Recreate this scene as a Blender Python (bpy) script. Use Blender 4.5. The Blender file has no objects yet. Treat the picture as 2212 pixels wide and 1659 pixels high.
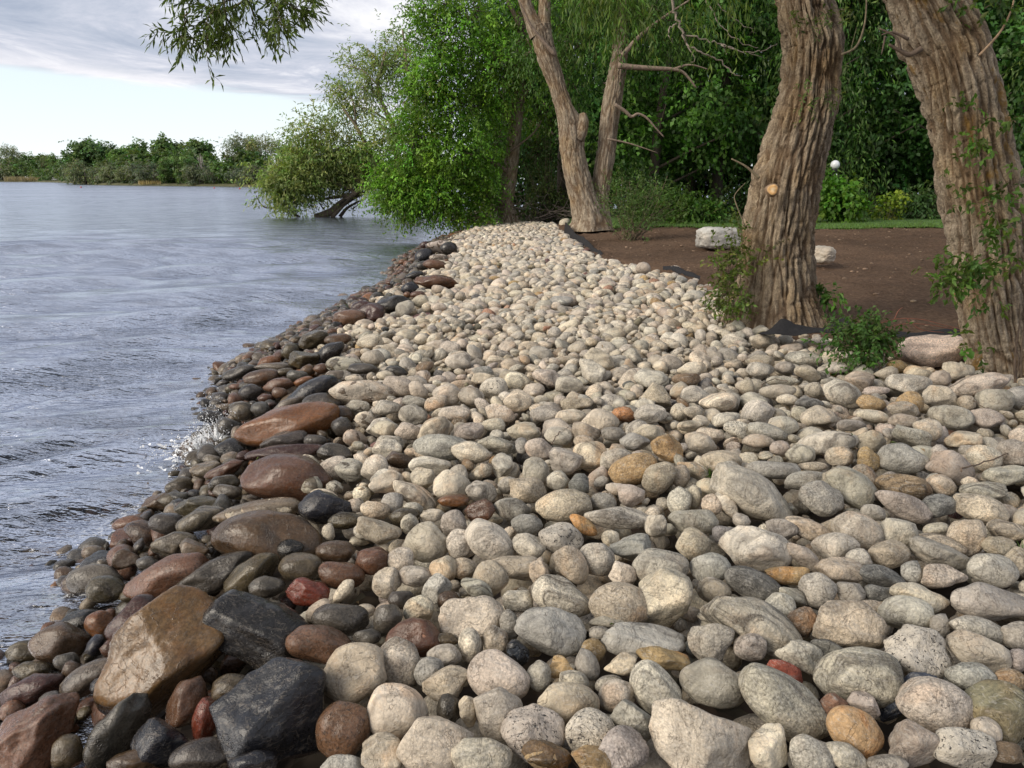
import bpy, math, random
import numpy as np
# ------------------------------------------------------------------ camera, world, sun, exposure
scene = bpy.context.scene
H = 2.2                                   # eye height above the lake
PITCH = math.radians(15.0)
cam_data = bpy.data.cameras.new("camera")
cam_data.sensor_width = 36.0
cam_data.lens = 27.0
cam_data.clip_start = 0.05
cam_data.clip_end = 6000.0
cam = bpy.data.objects.new("camera", cam_data)
scene.collection.objects.link(cam)
cam.location = (0, 0, H)
cam.rotation_euler = (math.pi / 2 - PITCH, 0, 0)
scene.camera = cam
SUN_EL, SUN_AZ = math.radians(32), math.radians(-118)      # azimuth clockwise from +Y
EXPOSURE = 0.06
scene.view_settings.view_transform = 'Standard'
scene.view_settings.look = 'None'
scene.view_settings.exposure = EXPOSURE
scene.view_settings.gamma = 1.0
scene.view_settings.use_curve_mapping = False
scene.cycles.max_bounces = 8
scene.cycles.transparent_max_bounces = 24
scene.cycles.caustics_reflective = False
scene.cycles.caustics_refractive = False

def N(nt, kind, **kw):
    n = nt.nodes.new(kind)
    for k, v in kw.items():
        if k in n.inputs: n.inputs[k].default_value = v
        else: setattr(n, k, v)
    return n
def math_(nt, op, a, b=None, c=None, clamp=False):
    n = nt.nodes.new('ShaderNodeMath'); n.operation = op; n.use_clamp = clamp
    for i, v in enumerate((a, b, c)):
        if v is None: continue
        if isinstance(v, (int, float)): n.inputs[i].default_value = v
        else: nt.links.new(v, n.inputs[i])
    return n.outputs[0]
def mixc(nt, fac, a, b, mode='MIX'):
    n = nt.nodes.new('ShaderNodeMix'); n.data_type = 'RGBA'; n.blend_type = mode
    for sock, v in ((n.inputs[0], fac), (n.inputs[6], a), (n.inputs[7], b)):
        if isinstance(v, (int, float)): sock.default_value = v
        elif isinstance(v, (tuple, list)): sock.default_value = (*v[:3], 1.0)
        else: nt.links.new(v, sock)
    return n.outputs[2]
def ramp(nt, fac, stops):
    n = nt.nodes.new('ShaderNodeValToRGB')
    cr = n.color_ramp
    while len(cr.elements) < len(stops): cr.elements.new(0.5)
    for e, (p, c) in zip(cr.elements, stops):
        e.position = p
        e.color = (c, c, c, 1) if isinstance(c, (int, float)) else (*c, 1)
    nt.links.new(fac, n.inputs[0])
    return n.outputs[0]
def sstep(nt, v, lo, hi):
    n = nt.nodes.new('ShaderNodeMapRange'); n.interpolation_type = 'SMOOTHSTEP'
    nt.links.new(v, n.inputs[0]); n.inputs[1].default_value = lo; n.inputs[2].default_value = hi
    return n.outputs[0]
def noise(nt, vec, scale, detail=3, rough=0.5, dist=0.0, out=0):
    n = nt.nodes.new('ShaderNodeTexNoise')
    n.inputs['Scale'].default_value = scale; n.inputs['Detail'].default_value = detail
    n.inputs['Roughness'].default_value = rough; n.inputs['Distortion'].default_value = dist
    if vec is not None: nt.links.new(vec, n.inputs['Vector'])
    return n.outputs[out]
def mapping(nt, vec, scale=(1, 1, 1), rot=(0, 0, 0), loc=(0, 0, 0)):
    n = nt.nodes.new('ShaderNodeMapping')
    n.inputs['Scale'].default_value = scale; n.inputs['Rotation'].default_value = rot; n.inputs['Location'].default_value = loc
    nt.links.new(vec, n.inputs['Vector'])
    return n.outputs[0]

world = bpy.data.worlds.new("World")
scene.world = world
world.use_nodes = True
nt = world.node_tree
nt.nodes.clear()
wout = N(nt, 'ShaderNodeOutputWorld'); bgn = N(nt, 'ShaderNodeBackground')
bgn.inputs['Strength'].default_value = 0.1
nt.links.new(bgn.outputs[0], wout.inputs[0])
sky = N(nt, 'ShaderNodeTexSky', sky_type='NISHITA', sun_disc=False, sun_elevation=SUN_EL, sun_rotation=SUN_AZ)
geo = N(nt, 'ShaderNodeTexCoord')
sep = N(nt, 'ShaderNodeSeparateXYZ'); nt.links.new(geo.outputs['Generated'], sep.inputs[0])
zz = math_(nt, 'MAXIMUM', sep.outputs[2], 0.012)
PX = math_(nt, 'DIVIDE', sep.outputs[0], zz); PY = math_(nt, 'DIVIDE', sep.outputs[1], zz)
cmb = N(nt, 'ShaderNodeCombineXYZ'); nt.links.new(PX, cmb.inputs[0]); nt.links.new(PY, cmb.inputs[1])
plane = cmb.outputs[0]
# cloud deck seen from below: its far edge is a line in the plane of the clouds
wisp = noise(nt, plane, 0.45, 6, 0.6, 0.3)
big = noise(nt, mapping(nt, plane, (0.85, 0.42, 1), (0, 0, 0.5), (3.1, 1.7, 0)), 1.0, 7, 0.66, 0.5)
big = math_(nt, 'ADD', math_(nt, 'MULTIPLY', big, 0.62), math_(nt, 'MULTIPLY', noise(nt, mapping(nt, plane, (0.16, 0.10, 1), (0, 0, 0.6), (1.4, 0.3, 0)), 1.0, 3, 0.5), 0.38))
edge = math_(nt, 'SUBTRACT', math_(nt, 'SUBTRACT', PY, math_(nt, 'MULTIPLY', PX, 1.72)), 15.6)
edge = math_(nt, 'SUBTRACT', edge, math_(nt, 'MULTIPLY', math_(nt, 'SUBTRACT', wisp, 0.5), 7.0))
deck = sstep(nt, edge, 0.9, -0.9)
rim = sstep(nt, edge, -3.6, -0.2)
hz = math_(nt, 'POWER', math_(nt, 'SUBTRACT', 1.0, math_(nt, 'MAXIMUM', sep.outputs[2], 0.0), clamp=True), 6.0)
clear = mixc(nt, math_(nt, 'MULTIPLY', hz, 0.86), mixc(nt, 0.8, sky.outputs[0], (7.0, 9.2, 10.2)), (10.8, 11.0, 11.0))
shade = ramp(nt, big, [(0.40, (4.2, 4.8, 6.0)), (0.47, (5.3, 5.8, 6.9)), (0.525, (6.5, 6.8, 7.8)), (0.575, (8.5, 8.6, 9.2)), (0.64, (10.4, 10.4, 10.6))])
shade = mixc(nt, math_(nt, 'MULTIPLY', rim, sstep(nt, wisp, 0.40, 0.66)), shade, (10.2, 10.0, 10.3))
col = mixc(nt, deck, clear, shade)
nt.links.new(col, bgn.inputs[0])

sun_data = bpy.data.lights.new("sun", 'SUN')
sun_data.energy = 3.6
sun_data.angle = math.radians(38)
sun_data.color = (1.0, 0.90, 0.76)
sun = bpy.data.objects.new("sun", sun_data)
scene.collection.objects.link(sun)
sun.rotation_euler = (math.pi / 2 - SUN_EL, 0, math.pi - SUN_AZ)   # shines from azimuth SUN_AZ
sun.location = (-30, -10, 40)

# ------------------------------------------------------------------ numbers: noise, rays, meshes
CX, CY, F = 1106.0, 829.5, 1659.0         # the photograph measured at 2212 x 1659
cp, sp_ = math.cos(PITCH), math.sin(PITCH)
def ray(u, v):
    r, up = (u - CX) / F, -(v - CY) / F
    return np.array((r, cp + sp_ * up, -sp_ + cp * up))
def at_plane_y(u, v, y):
    d = ray(u, v); t = y / d[1]
    return np.array((0, 0, H)) + d * t, t
def at_z(u, v, z):
    d = ray(u, v); t = (z - H) / d[2]
    return np.array((0, 0, H)) + d * t, t
def project(P):
    P = np.asarray(P, float); q = P - np.array((0, 0, H))
    dep = q[..., 1] * cp - q[..., 2] * sp_
    up = q[..., 1] * sp_ + q[..., 2] * cp
    return CX + F * q[..., 0] / dep, CY - F * up / dep, dep

def h3(ix, iy, iz, seed=0):
    h = (ix.astype(np.int64) * 374761393 + iy.astype(np.int64) * 668265263 + iz.astype(np.int64) * 2147483647 + seed * 144665) & 0xffffffff
    h = ((h ^ (h >> 13)) * 1274126177) & 0xffffffff
    h = ((h ^ (h >> 16)) * 2246822519) & 0xffffffff
    return ((h ^ (h >> 15)) & 0xffff) / 65535.0
def vnoise(P, seed=0):
    P = np.asarray(P, float); i = np.floor(P).astype(np.int64); f = P - i; f = f * f * (3 - 2 * f)
    x, y, z = i[..., 0], i[..., 1], i[..., 2]; fx, fy, fz = f[..., 0], f[..., 1], f[..., 2]
    def c(a, b, d): return h3(x + a, y + b, z + d, seed)
    x00 = c(0,0,0)*(1-fx)+c(1,0,0)*fx; x10 = c(0,1,0)*(1-fx)+c(1,1,0)*fx
    x01 = c(0,0,1)*(1-fx)+c(1,0,1)*fx; x11 = c(0,1,1)*(1-fx)+c(1,1,1)*fx
    return (x00*(1-fy)+x10*fy)*(1-fz) + (x01*(1-fy)+x11*fy)*fz
def fbm(P, oct=4, seed=0, gain=0.5):
    P = np.asarray(P, float); s = 0; a = 1; t = 0
    for k in range(oct):
        s = s + a * vnoise(P * 2.03 ** k + k * 17.3, seed + k); t += a; a *= gain
    return s / t
def xyz(x, y, z=0.0):
    x = np.asarray(x, float); y = np.asarray(y, float)
    return np.stack([x, y, np.zeros_like(x) + z], -1)

def make_mesh(name, V, Q=None, T=None, attrs=None, smooth=True):
    V = np.asarray(V, np.float32)
    me = bpy.data.meshes.new(name)
    Q = np.zeros((0, 4), np.int32) if Q is None or len(Q) == 0 else np.asarray(Q, np.int32)
    T = np.zeros((0, 3), np.int32) if T is None or len(T) == 0 else np.asarray(T, np.int32)
    nq, ntr = len(Q), len(T)
    me.vertices.add(len(V)); me.vertices.foreach_set("co", V.ravel())
    me.loops.add(nq * 4 + ntr * 3)
    me.loops.foreach_set("vertex_index", np.concatenate([Q.ravel(), T.ravel()]).astype(np.int32))
    me.polygons.add(nq + ntr)
    ls = np.concatenate([np.arange(nq) * 4, nq * 4 + np.arange(ntr) * 3]).astype(np.int32)
    me.polygons.foreach_set("loop_start", ls)
    if smooth: me.polygons.foreach_set("use_smooth", np.ones(nq + ntr, bool))
    for k, a in (attrs or {}).items():
        a = np.asarray(a, np.float32)
        if a.ndim == 1:
            at = me.attributes.new(k, 'FLOAT', 'POINT'); at.data.foreach_set("value", a)
        elif a.shape[1] == 3:
            at = me.attributes.new(k, 'FLOAT_VECTOR', 'POINT'); at.data.foreach_set("vector", a.ravel())
        else:
            at = me.attributes.new(k, 'FLOAT_COLOR', 'POINT'); at.data.foreach_set("color", a.ravel())
    me.update(calc_edges=True)
    return me
def put(name, me, mat=None, parent=None, loc=None):
    o = bpy.data.objects.new(name, me)
    if mat is not None and me is not None and len(me.materials) == 0: me.materials.append(mat)
    scene.collection.objects.link(o)
    if parent is not None: o.parent = parent
    if loc is not None: o.location = loc
    return o
def thing(name, label, cat, loc=(0, 0, 0), group=None):
    o = bpy.data.objects.new(name, None); scene.collection.objects.link(o)
    o.location = loc; o.empty_display_size = 0.1
    o['label'] = label; o['category'] = cat
    if group: o['group'] = group
    return o
def tag(o, label=None, cat=None, group=None, kind=None):
    if label: o['label'] = label
    if cat: o['category'] = cat
    if group: o['group'] = group
    if kind: o['kind'] = kind
    return o

class MB:
    """collects tubes and leaves, then links them as one mesh"""
    def __init__(s): s.V, s.Q, s.T, s.A, s.n = [], [], [], [], 0
    def add(s, V, Q=None, T=None, tint=None):
        V = np.asarray(V, float)
        if Q is not None and len(Q): s.Q.append(np.asarray(Q) + s.n)
        if T is not None and len(T): s.T.append(np.asarray(T) + s.n)
        if tint is None: tint = np.ones((len(V), 4)) * 0.5
        elif np.ndim(tint) == 1: tint = np.tile(np.append(tint, 1.0)[:4], (len(V), 1))
        s.V.append(V); s.A.append(tint); s.n += len(V)
    def tube(s, P, R, sides=6, tint=None, cap=True):
        P = np.asarray(P, float); n = len(P); R = np.broadcast_to(np.asarray(R, float), (n,))
        D = np.gradient(P, axis=0); D /= np.linalg.norm(D, axis=1)[:, None] + 1e-9
        ref = np.array((0, 0, 1.0)) if abs(D[:, 2]).mean() < 0.8 else np.array((1.0, 0, 0))
        A = np.cross(D, ref); A /= np.linalg.norm(A, axis=1)[:, None] + 1e-9
        B = np.cross(D, A)
        th = np.arange(sides) / sides * 2 * math.pi
        ring = P[:, None] + R[:, None, None] * (np.cos(th)[None, :, None] * A[:, None] + np.sin(th)[None, :, None] * B[:, None])
        V = ring.reshape(-1, 3)
        i = np.arange(n - 1)[:, None] * sides; j = np.arange(sides)[None]; k = (j + 1) % sides
        Q = np.stack([i + j, i + k, i + sides + k, i + sides + j], -1).reshape(-1, 4)
        T = []
        if cap:
            V = np.vstack([V, P[-1:], P[:1]]); e = (n - 1) * sides
            T = [(e + a, e + (a + 1) % sides, n * sides) for a in range(sides)] + [((a + 1) % sides, a, n * sides + 1) for a in range(sides)]
        s.add(V, Q, T, tint)
    def leaves(s, P, D, L, W, tint, rng, fold=0.25, fine=False, up=None):
        P = np.asarray(P, float); n = len(P)
        if n == 0: return
        D = D / (np.linalg.norm(D, axis=1)[:, None] + 1e-9)
        r = rng.normal(size=(n, 3)) * 0.6 + (np.array((0, 0, 1.0)) if up is None else up)
        S = np.cross(D, r); S /= np.linalg.norm(S, axis=1)[:, None] + 1e-9
        U = np.cross(S, D)
        L = np.broadcast_to(L, (n,))[:, None]; W = np.broadcast_to(W, (n,))[:, None]
        mid = P + D * L * 0.45
        base, tip = P, P + D * L - U * L * 0.08
        lf, rt = mid + S * W * 0.5 + U * W * fold, mid - S * W * 0.5 + U * W * fold
        if not fine:
            V = np.stack([base, lf, tip, rt], 1).reshape(-1, 3); k = 4
            q = np.arange(n)[:, None] * 4 + np.array([[0, 1, 2, 3]])
        else:
            V = np.stack([base, lf, tip, rt, mid], 1).reshape(-1, 3); k = 5
            o = np.arange(n)[:, None] * 5
            q = np.vstack([o + np.array([[0, 1, 2, 4]]), o + np.array([[0, 4, 2, 3]])])
        t = np.repeat(np.hstack([tint, np.ones((n, 1))]), k, axis=0)
        s.add(V, q, None, t)
    def build(s, name, mat, parent=None, loc=None, smooth=True):
        V = np.vstack(s.V)
        me = make_mesh(name, V, np.vstack(s.Q) if s.Q else None, np.vstack(s.T) if s.T else None, {'tint': np.vstack(s.A)}, smooth)
        return put(name, me, mat, parent, loc)

def icosphere(level):
    t = (1 + 5 ** 0.5) / 2
    V = [(-1,t,0),(1,t,0),(-1,-t,0),(1,-t,0),(0,-1,t),(0,1,t),(0,-1,-t),(0,1,-t),(t,0,-1),(t,0,1),(-t,0,-1),(-t,0,1)]
    Fc = [(0,11,5),(0,5,1),(0,1,7),(0,7,10),(0,10,11),(1,5,9),(5,11,4),(11,10,2),(10,7,6),(7,1,8),(3,9,4),(3,4,2),(3,2,6),(3,6,8),(3,8,9),(4,9,5),(2,4,11),(6,2,10),(8,6,7),(9,8,1)]
    V = [np.array(v) / np.linalg.norm(v) for v in V]
    for _ in range(level):
        mid = {}; F2 = []
        def m(a, b):
            k = (min(a, b), max(a, b))
            if k not in mid:
                p = V[a] + V[b]; V.append(p / np.linalg.norm(p)); mid[k] = len(V) - 1
            return mid[k]
        for a, b, c in Fc:
            x, y, z = m(a, b), m(b, c), m(c, a)
            F2 += [(a, x, z), (b, y, x), (c, z, y), (x, y, z)]
        Fc = F2
    return np.array(V), np.array(Fc)
ICO = {k: icosphere(k) for k in (0, 1, 2, 3, 4)}

# ------------------------------------------------------------------ the lie of the land
SHORE = np.array([(-2.0,-60),(-1.9,-5),(-2.1,1),(-2.3,3),(-2.5,4),(-2.42,4.8),(-2.75,6.2),(-3.0,7),(-3.4,9),(-3.3,11.1),(-2.8,16.8),(-3.2,21.8),(-2.9,27),(-1.8,31.5),(-0.4,35),(3,38),(10,44),(40,60),(160,80),(900,120)], float)
SOIL_D = [(2212,836),(2120,785),(2030,772),(1900,760),(1800,735),(1640,712),(1570,668),(1545,628),(1490,600),(1430,582),(1350,566),(1295,556),(1255,532),(1225,508),(1205,492),(1190,479)]
SOIL = [tuple(at_z(u, v, 0.70)[0][:2]) for u, v in SOIL_D]
SOIL = np.array([(40,2.0),(9,4.4)] + SOIL + [(0.3,29.2),(-1.0,31.0),(-1.9,33.0)], float)
def sdist(x, y, L):
    """distance to a polyline; positive on its right-hand side walking along it"""
    x = np.asarray(x, float); y = np.asarray(y, float)
    best = np.full(x.shape, 1e18); sg = np.ones(x.shape)
    for (ax, ay), (bx, by) in zip(L[:-1], L[1:]):
        dx, dy = bx - ax, by - ay; ll = dx * dx + dy * dy
        t = np.clip(((x - ax) * dx + (y - ay) * dy) / ll, 0, 1)
        ex, ey = x - ax - t * dx, y - ay - t * dy
        d = ex * ex + ey * ey; m = d < best
        best = np.where(m, d, best); sg = np.where(m, np.where(dx * (y - ay) - dy * (x - ax) < 0, 1, -1), sg)
    return np.sqrt(best) * sg
def shore_d(x, y): return sdist(x, y, SHORE)
def soil_d(x, y): return sdist(x, y, SOIL)      # positive over the soil
def pile_z(x, y):
    d = shore_d(x, y)
    z = np.where(d > 0, 0.02 + 0.68 * (1 - np.exp(-np.maximum(d, 0) / 1.15)), 0.02 + 0.34 * d)
    z = np.maximum(z, -2.2)
    return z + 0.05 * (fbm(xyz(x, y) * 0.5, 2, 5) - 0.5)
def soil_z(x, y):
    s = np.maximum(soil_d(x, y), 0)
    return 0.66 + 0.20 * (1 - np.exp(-s / 4)) + 0.10 * (fbm(xyz(x, y) * 0.35, 3, 9) - 0.5)
def soil_top(x, y): return float(soil_z(np.array([x]), np.array([y]))[0])
# ------------------------------------------------------------------ materials
def new_mat(name):
    m = bpy.data.materials.new(name); m.use_nodes = True
    nt = m.node_tree; nt.nodes.clear()
    o = N(nt, 'ShaderNodeOutputMaterial'); b = N(nt, 'ShaderNodeBsdfPrincipled')
    nt.links.new(b.outputs[0], o.inputs[0])
    return m, nt, b
def attr(nt, name, out='Color'):
    return N(nt, 'ShaderNodeAttribute', attribute_name=name).outputs[out]
def bump(nt, bsdf, height, strength=0.4, dist=0.02, normal=None):
    b = N(nt, 'ShaderNodeBump'); b.inputs['Strength'].default_value = strength; b.inputs['Distance'].default_value = dist
    nt.links.new(height, b.inputs['Height'])
    if normal is not None: nt.links.new(normal, b.inputs['Normal'])
    nt.links.new(b.outputs[0], bsdf.inputs['Normal'])
    return b.outputs[0]

def stone_material():
    m, nt, b = new_mat("river_stone")
    lp = attr(nt, 'lp', 'Vector'); tint = attr(nt, 'tint'); pat = attr(nt, 'pat', 'Vector'); wet = attr(nt, 'wet', 'Fac')
    s = N(nt, 'ShaderNodeSeparateXYZ'); nt.links.new(pat, s.inputs[0])
    band, speck, stain = s.outputs
    # slow change of tone over the stone
    cloud = noise(nt, lp, 5.0, 4, 0.6)
    c = mixc(nt, 0.75, tint, mixc(nt, 1.0, tint, ramp(nt, cloud, [(0.3, 0.55), (0.7, 1.35)]), 'MULTIPLY'))
    # layers in banded stones
    warp = noise(nt, lp, 4.5, 2, 0.5, 0, 1)
    wv = N(nt, 'ShaderNodeVectorMath', operation='SCALE'); nt.links.new(warp, wv.inputs[0]); wv.inputs['Scale'].default_value = 0.14
    av = N(nt, 'ShaderNodeVectorMath', operation='ADD'); nt.links.new(lp, av.inputs[0]); nt.links.new(wv.outputs[0], av.inputs[1])
    lay = noise(nt, mapping(nt, av.outputs[0], (2.5, 2.5, 36), (0.35, 0.2, 0)), 1.0, 3, 0.65)
    layc = ramp(nt, lay, [(0.36, (0.38, 0.36, 0.34)), (0.47, (0.88, 0.88, 0.86)), (0.60, (1.42, 1.40, 1.34))])
    c = mixc(nt, math_(nt, 'MULTIPLY', band, 0.85), c, mixc(nt, 1.0, c, layc, 'MULTIPLY'))
    # mineral grain: dark and light flecks
    g1 = noise(nt, lp, 120.0, 2, 0.7)
    gr = ramp(nt, g1, [(0.36, 0.64), (0.5, 0.98), (0.64, 1.34)])
    grain = attr(nt, 'grain', 'Fac')
    c = mixc(nt, grain, c, mixc(nt, 1.0, c, gr, 'MULTIPLY'))
    g2 = noise(nt, mapping(nt, lp, (1, 1, 1.9)), 62.0, 3, 0.75)
    dark = sstep(nt, g2, 0.56, 0.63)
    c = mixc(nt, math_(nt, 'MULTIPLY', dark, math_(nt, 'POWER', speck, 1.5)), c, (0.035, 0.032, 0.03))
    # scuffs: thin pale scratches where stones have rubbed
    sc = noise(nt, mapping(nt, lp, (22, 95, 22), (0.7, 0.2, 1.1)), 1.0, 3, 0.75, 0.5)
    c = mixc(nt, math_(nt, 'MULTIPLY', sstep(nt, sc, 0.56, 0.66), 0.55), c, mixc(nt, 0.5, (0.60, 0.57, 0.52), c))
    # rust and ochre stains
    st = noise(nt, lp, 7.0, 3, 0.6, 0.4)
    stm = math_(nt, 'MULTIPLY', sstep(nt, st, 0.50, 0.66), stain)
    c = mixc(nt, math_(nt, 'MULTIPLY', stm, 0.8), c, mixc(nt, 1.0, c, (1.25, 0.72, 0.30), 'MULTIPLY'))
    # pale mineral veins and scratches
    vn = noise(nt, mapping(nt, lp, (1, 1.7, 1), (0.4, 0.8, 0.2)), 13.0, 3, 0.7, 0.6)
    vein = math_(nt, 'SUBTRACT', 1.0, sstep(nt, math_(nt, 'ABSOLUTE', math_(nt, 'SUBTRACT', vn, 0.5)), 0.0, 0.016))
    c = mixc(nt, math_(nt, 'MULTIPLY', vein, 0.6), c, mixc(nt, 0.4, (0.50, 0.47, 0.42), c))
    crack_n = noise(nt, mapping(nt, lp, (1.4, 1, 1), (1.2, 0.3, 0.9)), 9.0, 4, 0.6, 0.9)
    crack = math_(nt, 'SUBTRACT', 1.0, sstep(nt, math_(nt, 'ABSOLUTE', math_(nt, 'SUBTRACT', crack_n, 0.47)), 0.0, 0.010))
    c = mixc(nt, math_(nt, 'MULTIPLY', crack, 0.42), c, mixc(nt, 1.0, c, (0.35, 0.30, 0.27), 'MULTIPLY'))
    # water: dark and glossy where the waves or the spray have wetted the stone
    wn = noise(nt, lp, 13.0, 3, 0.5, 0.5)
    thr = math_(nt, 'SUBTRACT', 0.86, math_(nt, 'MULTIPLY', wet, 0.72))
    wm = sstep(nt, math_(nt, 'SUBTRACT', wn, thr), -0.012, 0.012)
    c = mixc(nt, wm, c, mixc(nt, 1.0, c, (0.33, 0.295, 0.265), 'MULTIPLY'))
    nt.links.new(c, b.inputs['Base Color'])
    rn = noise(nt, lp, 30, 2)
    rdry = math_(nt, 'ADD', 0.74, math_(nt, 'MULTIPLY', rn, 0.24))
    rwet = math_(nt, 'ADD', 0.06, math_(nt, 'MULTIPLY', ramp(nt, noise(nt, lp, 9, 3, 0.6), [(0.40, 0.03), (0.68, 1.0)]), 0.36))
    rr = N(nt, 'ShaderNodeMix', data_type='FLOAT'); nt.links.new(wm, rr.inputs[0]); nt.links.new(rdry, rr.inputs[2]); nt.links.new(rwet, rr.inputs[3])
    nt.links.new(rr.outputs[0], b.inputs['Roughness'])
    b.inputs['Specular IOR Level'].default_value = 0.45
    # relief
    h = math_(nt, 'ADD', math_(nt, 'MULTIPLY', noise(nt, lp, 38, 5, 0.7), 1.0), math_(nt, 'MULTIPLY', noise(nt, lp, 12, 3, 0.6), 1.5))
    h = math_(nt, 'ADD', h, math_(nt, 'MULTIPLY', math_(nt, 'MULTIPLY', lay, band), 0.7))
    h = math_(nt, 'SUBTRACT', h, math_(nt, 'MULTIPLY', crack, 0.22))
    h = math_(nt, 'MULTIPLY', h, math_(nt, 'SUBTRACT', 1.0, math_(nt, 'MULTIPLY', wm, 0.62)))
    bump(nt, b, h, 0.9, 0.014)
    return m
MAT_STONE = stone_material()

def leaf_material(name, rough=0.5, trans=0.35):
    m, nt, b = new_mat(name)
    t = attr(nt, 'tint')
    oi = N(nt, 'ShaderNodeObjectInfo')
    t = mixc(nt, 1.0, t, ramp(nt, oi.outputs['Random'], [(0.0, (0.80, 0.80, 0.9)), (1.0, (1.30, 1.22, 1.0))]), 'MULTIPLY')
    nt.links.new(t, b.inputs['Base Color'])
    b.inputs['Roughness'].default_value = rough
    b.inputs['Specular IOR Level'].default_value = 0.35
    tr = N(nt, 'ShaderNodeBsdfTranslucent'); nt.links.new(mixc(nt, 1.0, t, (1.15, 1.25, 0.55), 'MULTIPLY'), tr.inputs[0])
    mx = N(nt, 'ShaderNodeMixShader'); mx.inputs[0].default_value = trans
    nt.links.new(b.outputs[0], mx.inputs[1]); nt.links.new(tr.outputs[0], mx.inputs[2])
    nt.links.new(mx.outputs[0], nt.nodes['Material Output'].inputs[0])
    return m
MAT_LEAF = leaf_material("leaf")
def bark_material(name, pale, dark, warm, scale=1.0, lichen=0.0):
    m, nt, b = new_mat(name)
    tc = N(nt, 'ShaderNodeTexCoord').outputs['Object']
    bc = attr(nt, 'bc', 'Vector')
    n1 = noise(nt, mapping(nt, bc, (34 * scale, 34 * scale, 5 * scale)), 1.0, 6, 0.72)
    n2 = noise(nt, tc, 2.2 * scale, 3, 0.5)
    n3 = noise(nt, tc, 60 * scale, 3, 0.7)
    c = ramp(nt, n1, [(0.34, dark), (0.50, tuple((p + d) / 2 for p, d in zip(pale, dark))), (0.62, pale)])
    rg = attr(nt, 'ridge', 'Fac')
    inner_shade = mixc(nt, 0.65, tuple(d * 1.1 for d in dark), (0.145, 0.090, 0.052))
    c = mixc(nt, math_(nt, 'MULTIPLY', sstep(nt, rg, 0.62, 0.30), 0.8), c, inner_shade)  # furrows painted darker: brown inner bark mixed with shade put into the colour
    c = mixc(nt, sstep(nt, n2, 0.46, 0.72), c, mixc(nt, 1.0, c, warm, 'MULTIPLY'))
    c = mixc(nt, 0.55, c, mixc(nt, 1.0, c, ramp(nt, n3, [(0.35, 0.5), (0.65, 1.5)]), 'MULTIPLY'))
    if lichen:
        n4 = noise(nt, mapping(nt, bc, (7, 7, 2.2)), 1.0, 5, 0.7, 0.3)
        c = mixc(nt, math_(nt, 'MULTIPLY', sstep(nt, n4, 0.56, 0.66), lichen), c, (0.26, 0.15, 0.035))
    nt.links.new(c, b.inputs['Base Color']); b.inputs['Roughness'].default_value = 0.92
    b.inputs['Specular IOR Level'].default_value = 0.2
    h = math_(nt, 'ADD', n1, math_(nt, 'MULTIPLY', n3, 0.5))
    bump(nt, b, h, 1.0, 0.035)
    return m
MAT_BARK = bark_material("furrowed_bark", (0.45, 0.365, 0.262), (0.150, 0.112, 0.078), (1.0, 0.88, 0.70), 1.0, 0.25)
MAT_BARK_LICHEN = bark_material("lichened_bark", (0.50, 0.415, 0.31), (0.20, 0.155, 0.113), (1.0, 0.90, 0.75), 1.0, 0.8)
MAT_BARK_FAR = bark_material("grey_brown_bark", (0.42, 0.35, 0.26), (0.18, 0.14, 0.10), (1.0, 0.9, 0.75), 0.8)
def plain(name, col, rough=0.7, var=0.25, scale=8.0, bmp=0.0, metal=0.0, spec=0.4):
    m, nt, b = new_mat(name)
    tc = N(nt, 'ShaderNodeTexCoord').outputs['Object']
    n = noise(nt, tc, scale, 4, 0.6)
    c = mixc(nt, 1.0, col, ramp(nt, n, [(0.3, 1 - var), (0.7, 1 + var)]), 'MULTIPLY')
    nt.links.new(c, b.inputs['Base Color']); b.inputs['Roughness'].default_value = rough; b.inputs['Metallic'].default_value = metal
    b.inputs['Specular IOR Level'].default_value = spec
    if bmp: bump(nt, b, n, bmp, 0.02)
    return m
def twig_material():
    m, nt, b = new_mat("twig"); t = attr(nt, 'tint')
    n = noise(nt, N(nt, 'ShaderNodeTexCoord').outputs['Object'], 20, 3, 0.6)
    nt.links.new(mixc(nt, 1.0, t, ramp(nt, n, [(0.3, 0.6), (0.7, 1.4)]), 'MULTIPLY'), b.inputs['Base Color']); b.inputs['Roughness'].default_value = 0.85
    return m
MAT_TWIG = twig_material()
def soil_material():
    m, nt, b = new_mat("raked_topsoil")
    tc = N(nt, 'ShaderNodeTexCoord').outputs['Object']
    n1 = noise(nt, tc, 0.5, 4, 0.6); n2 = noise(nt, tc, 18, 5, 0.7); n3 = noise(nt, tc, 90, 3, 0.7)
    c = ramp(nt, n2, [(0.3, (0.072, 0.045, 0.029)), (0.55, (0.138, 0.088, 0.057)), (0.75, (0.20, 0.134, 0.09))])
    c = mixc(nt, 0.6, c, mixc(nt, 1.0, c, ramp(nt, n1, [(0.35, 0.7), (0.65, 1.4)]), 'MULTIPLY'))
    c = mixc(nt, math_(nt, 'MULTIPLY', sstep(nt, n3, 0.66, 0.72), 0.5), c, (0.20, 0.15, 0.11))
    nt.links.new(c, b.inputs['Base Color']); b.inputs['Roughness'].default_value = 0.97; b.inputs['Specular IOR Level'].default_value = 0.15
    h = math_(nt, 'ADD', math_(nt, 'MULTIPLY', n2, 1.0), math_(nt, 'MULTIPLY', n3, 0.35))
    bump(nt, b, h, 1.0, 0.05)
    return m
MAT_SOIL = soil_material()
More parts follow.
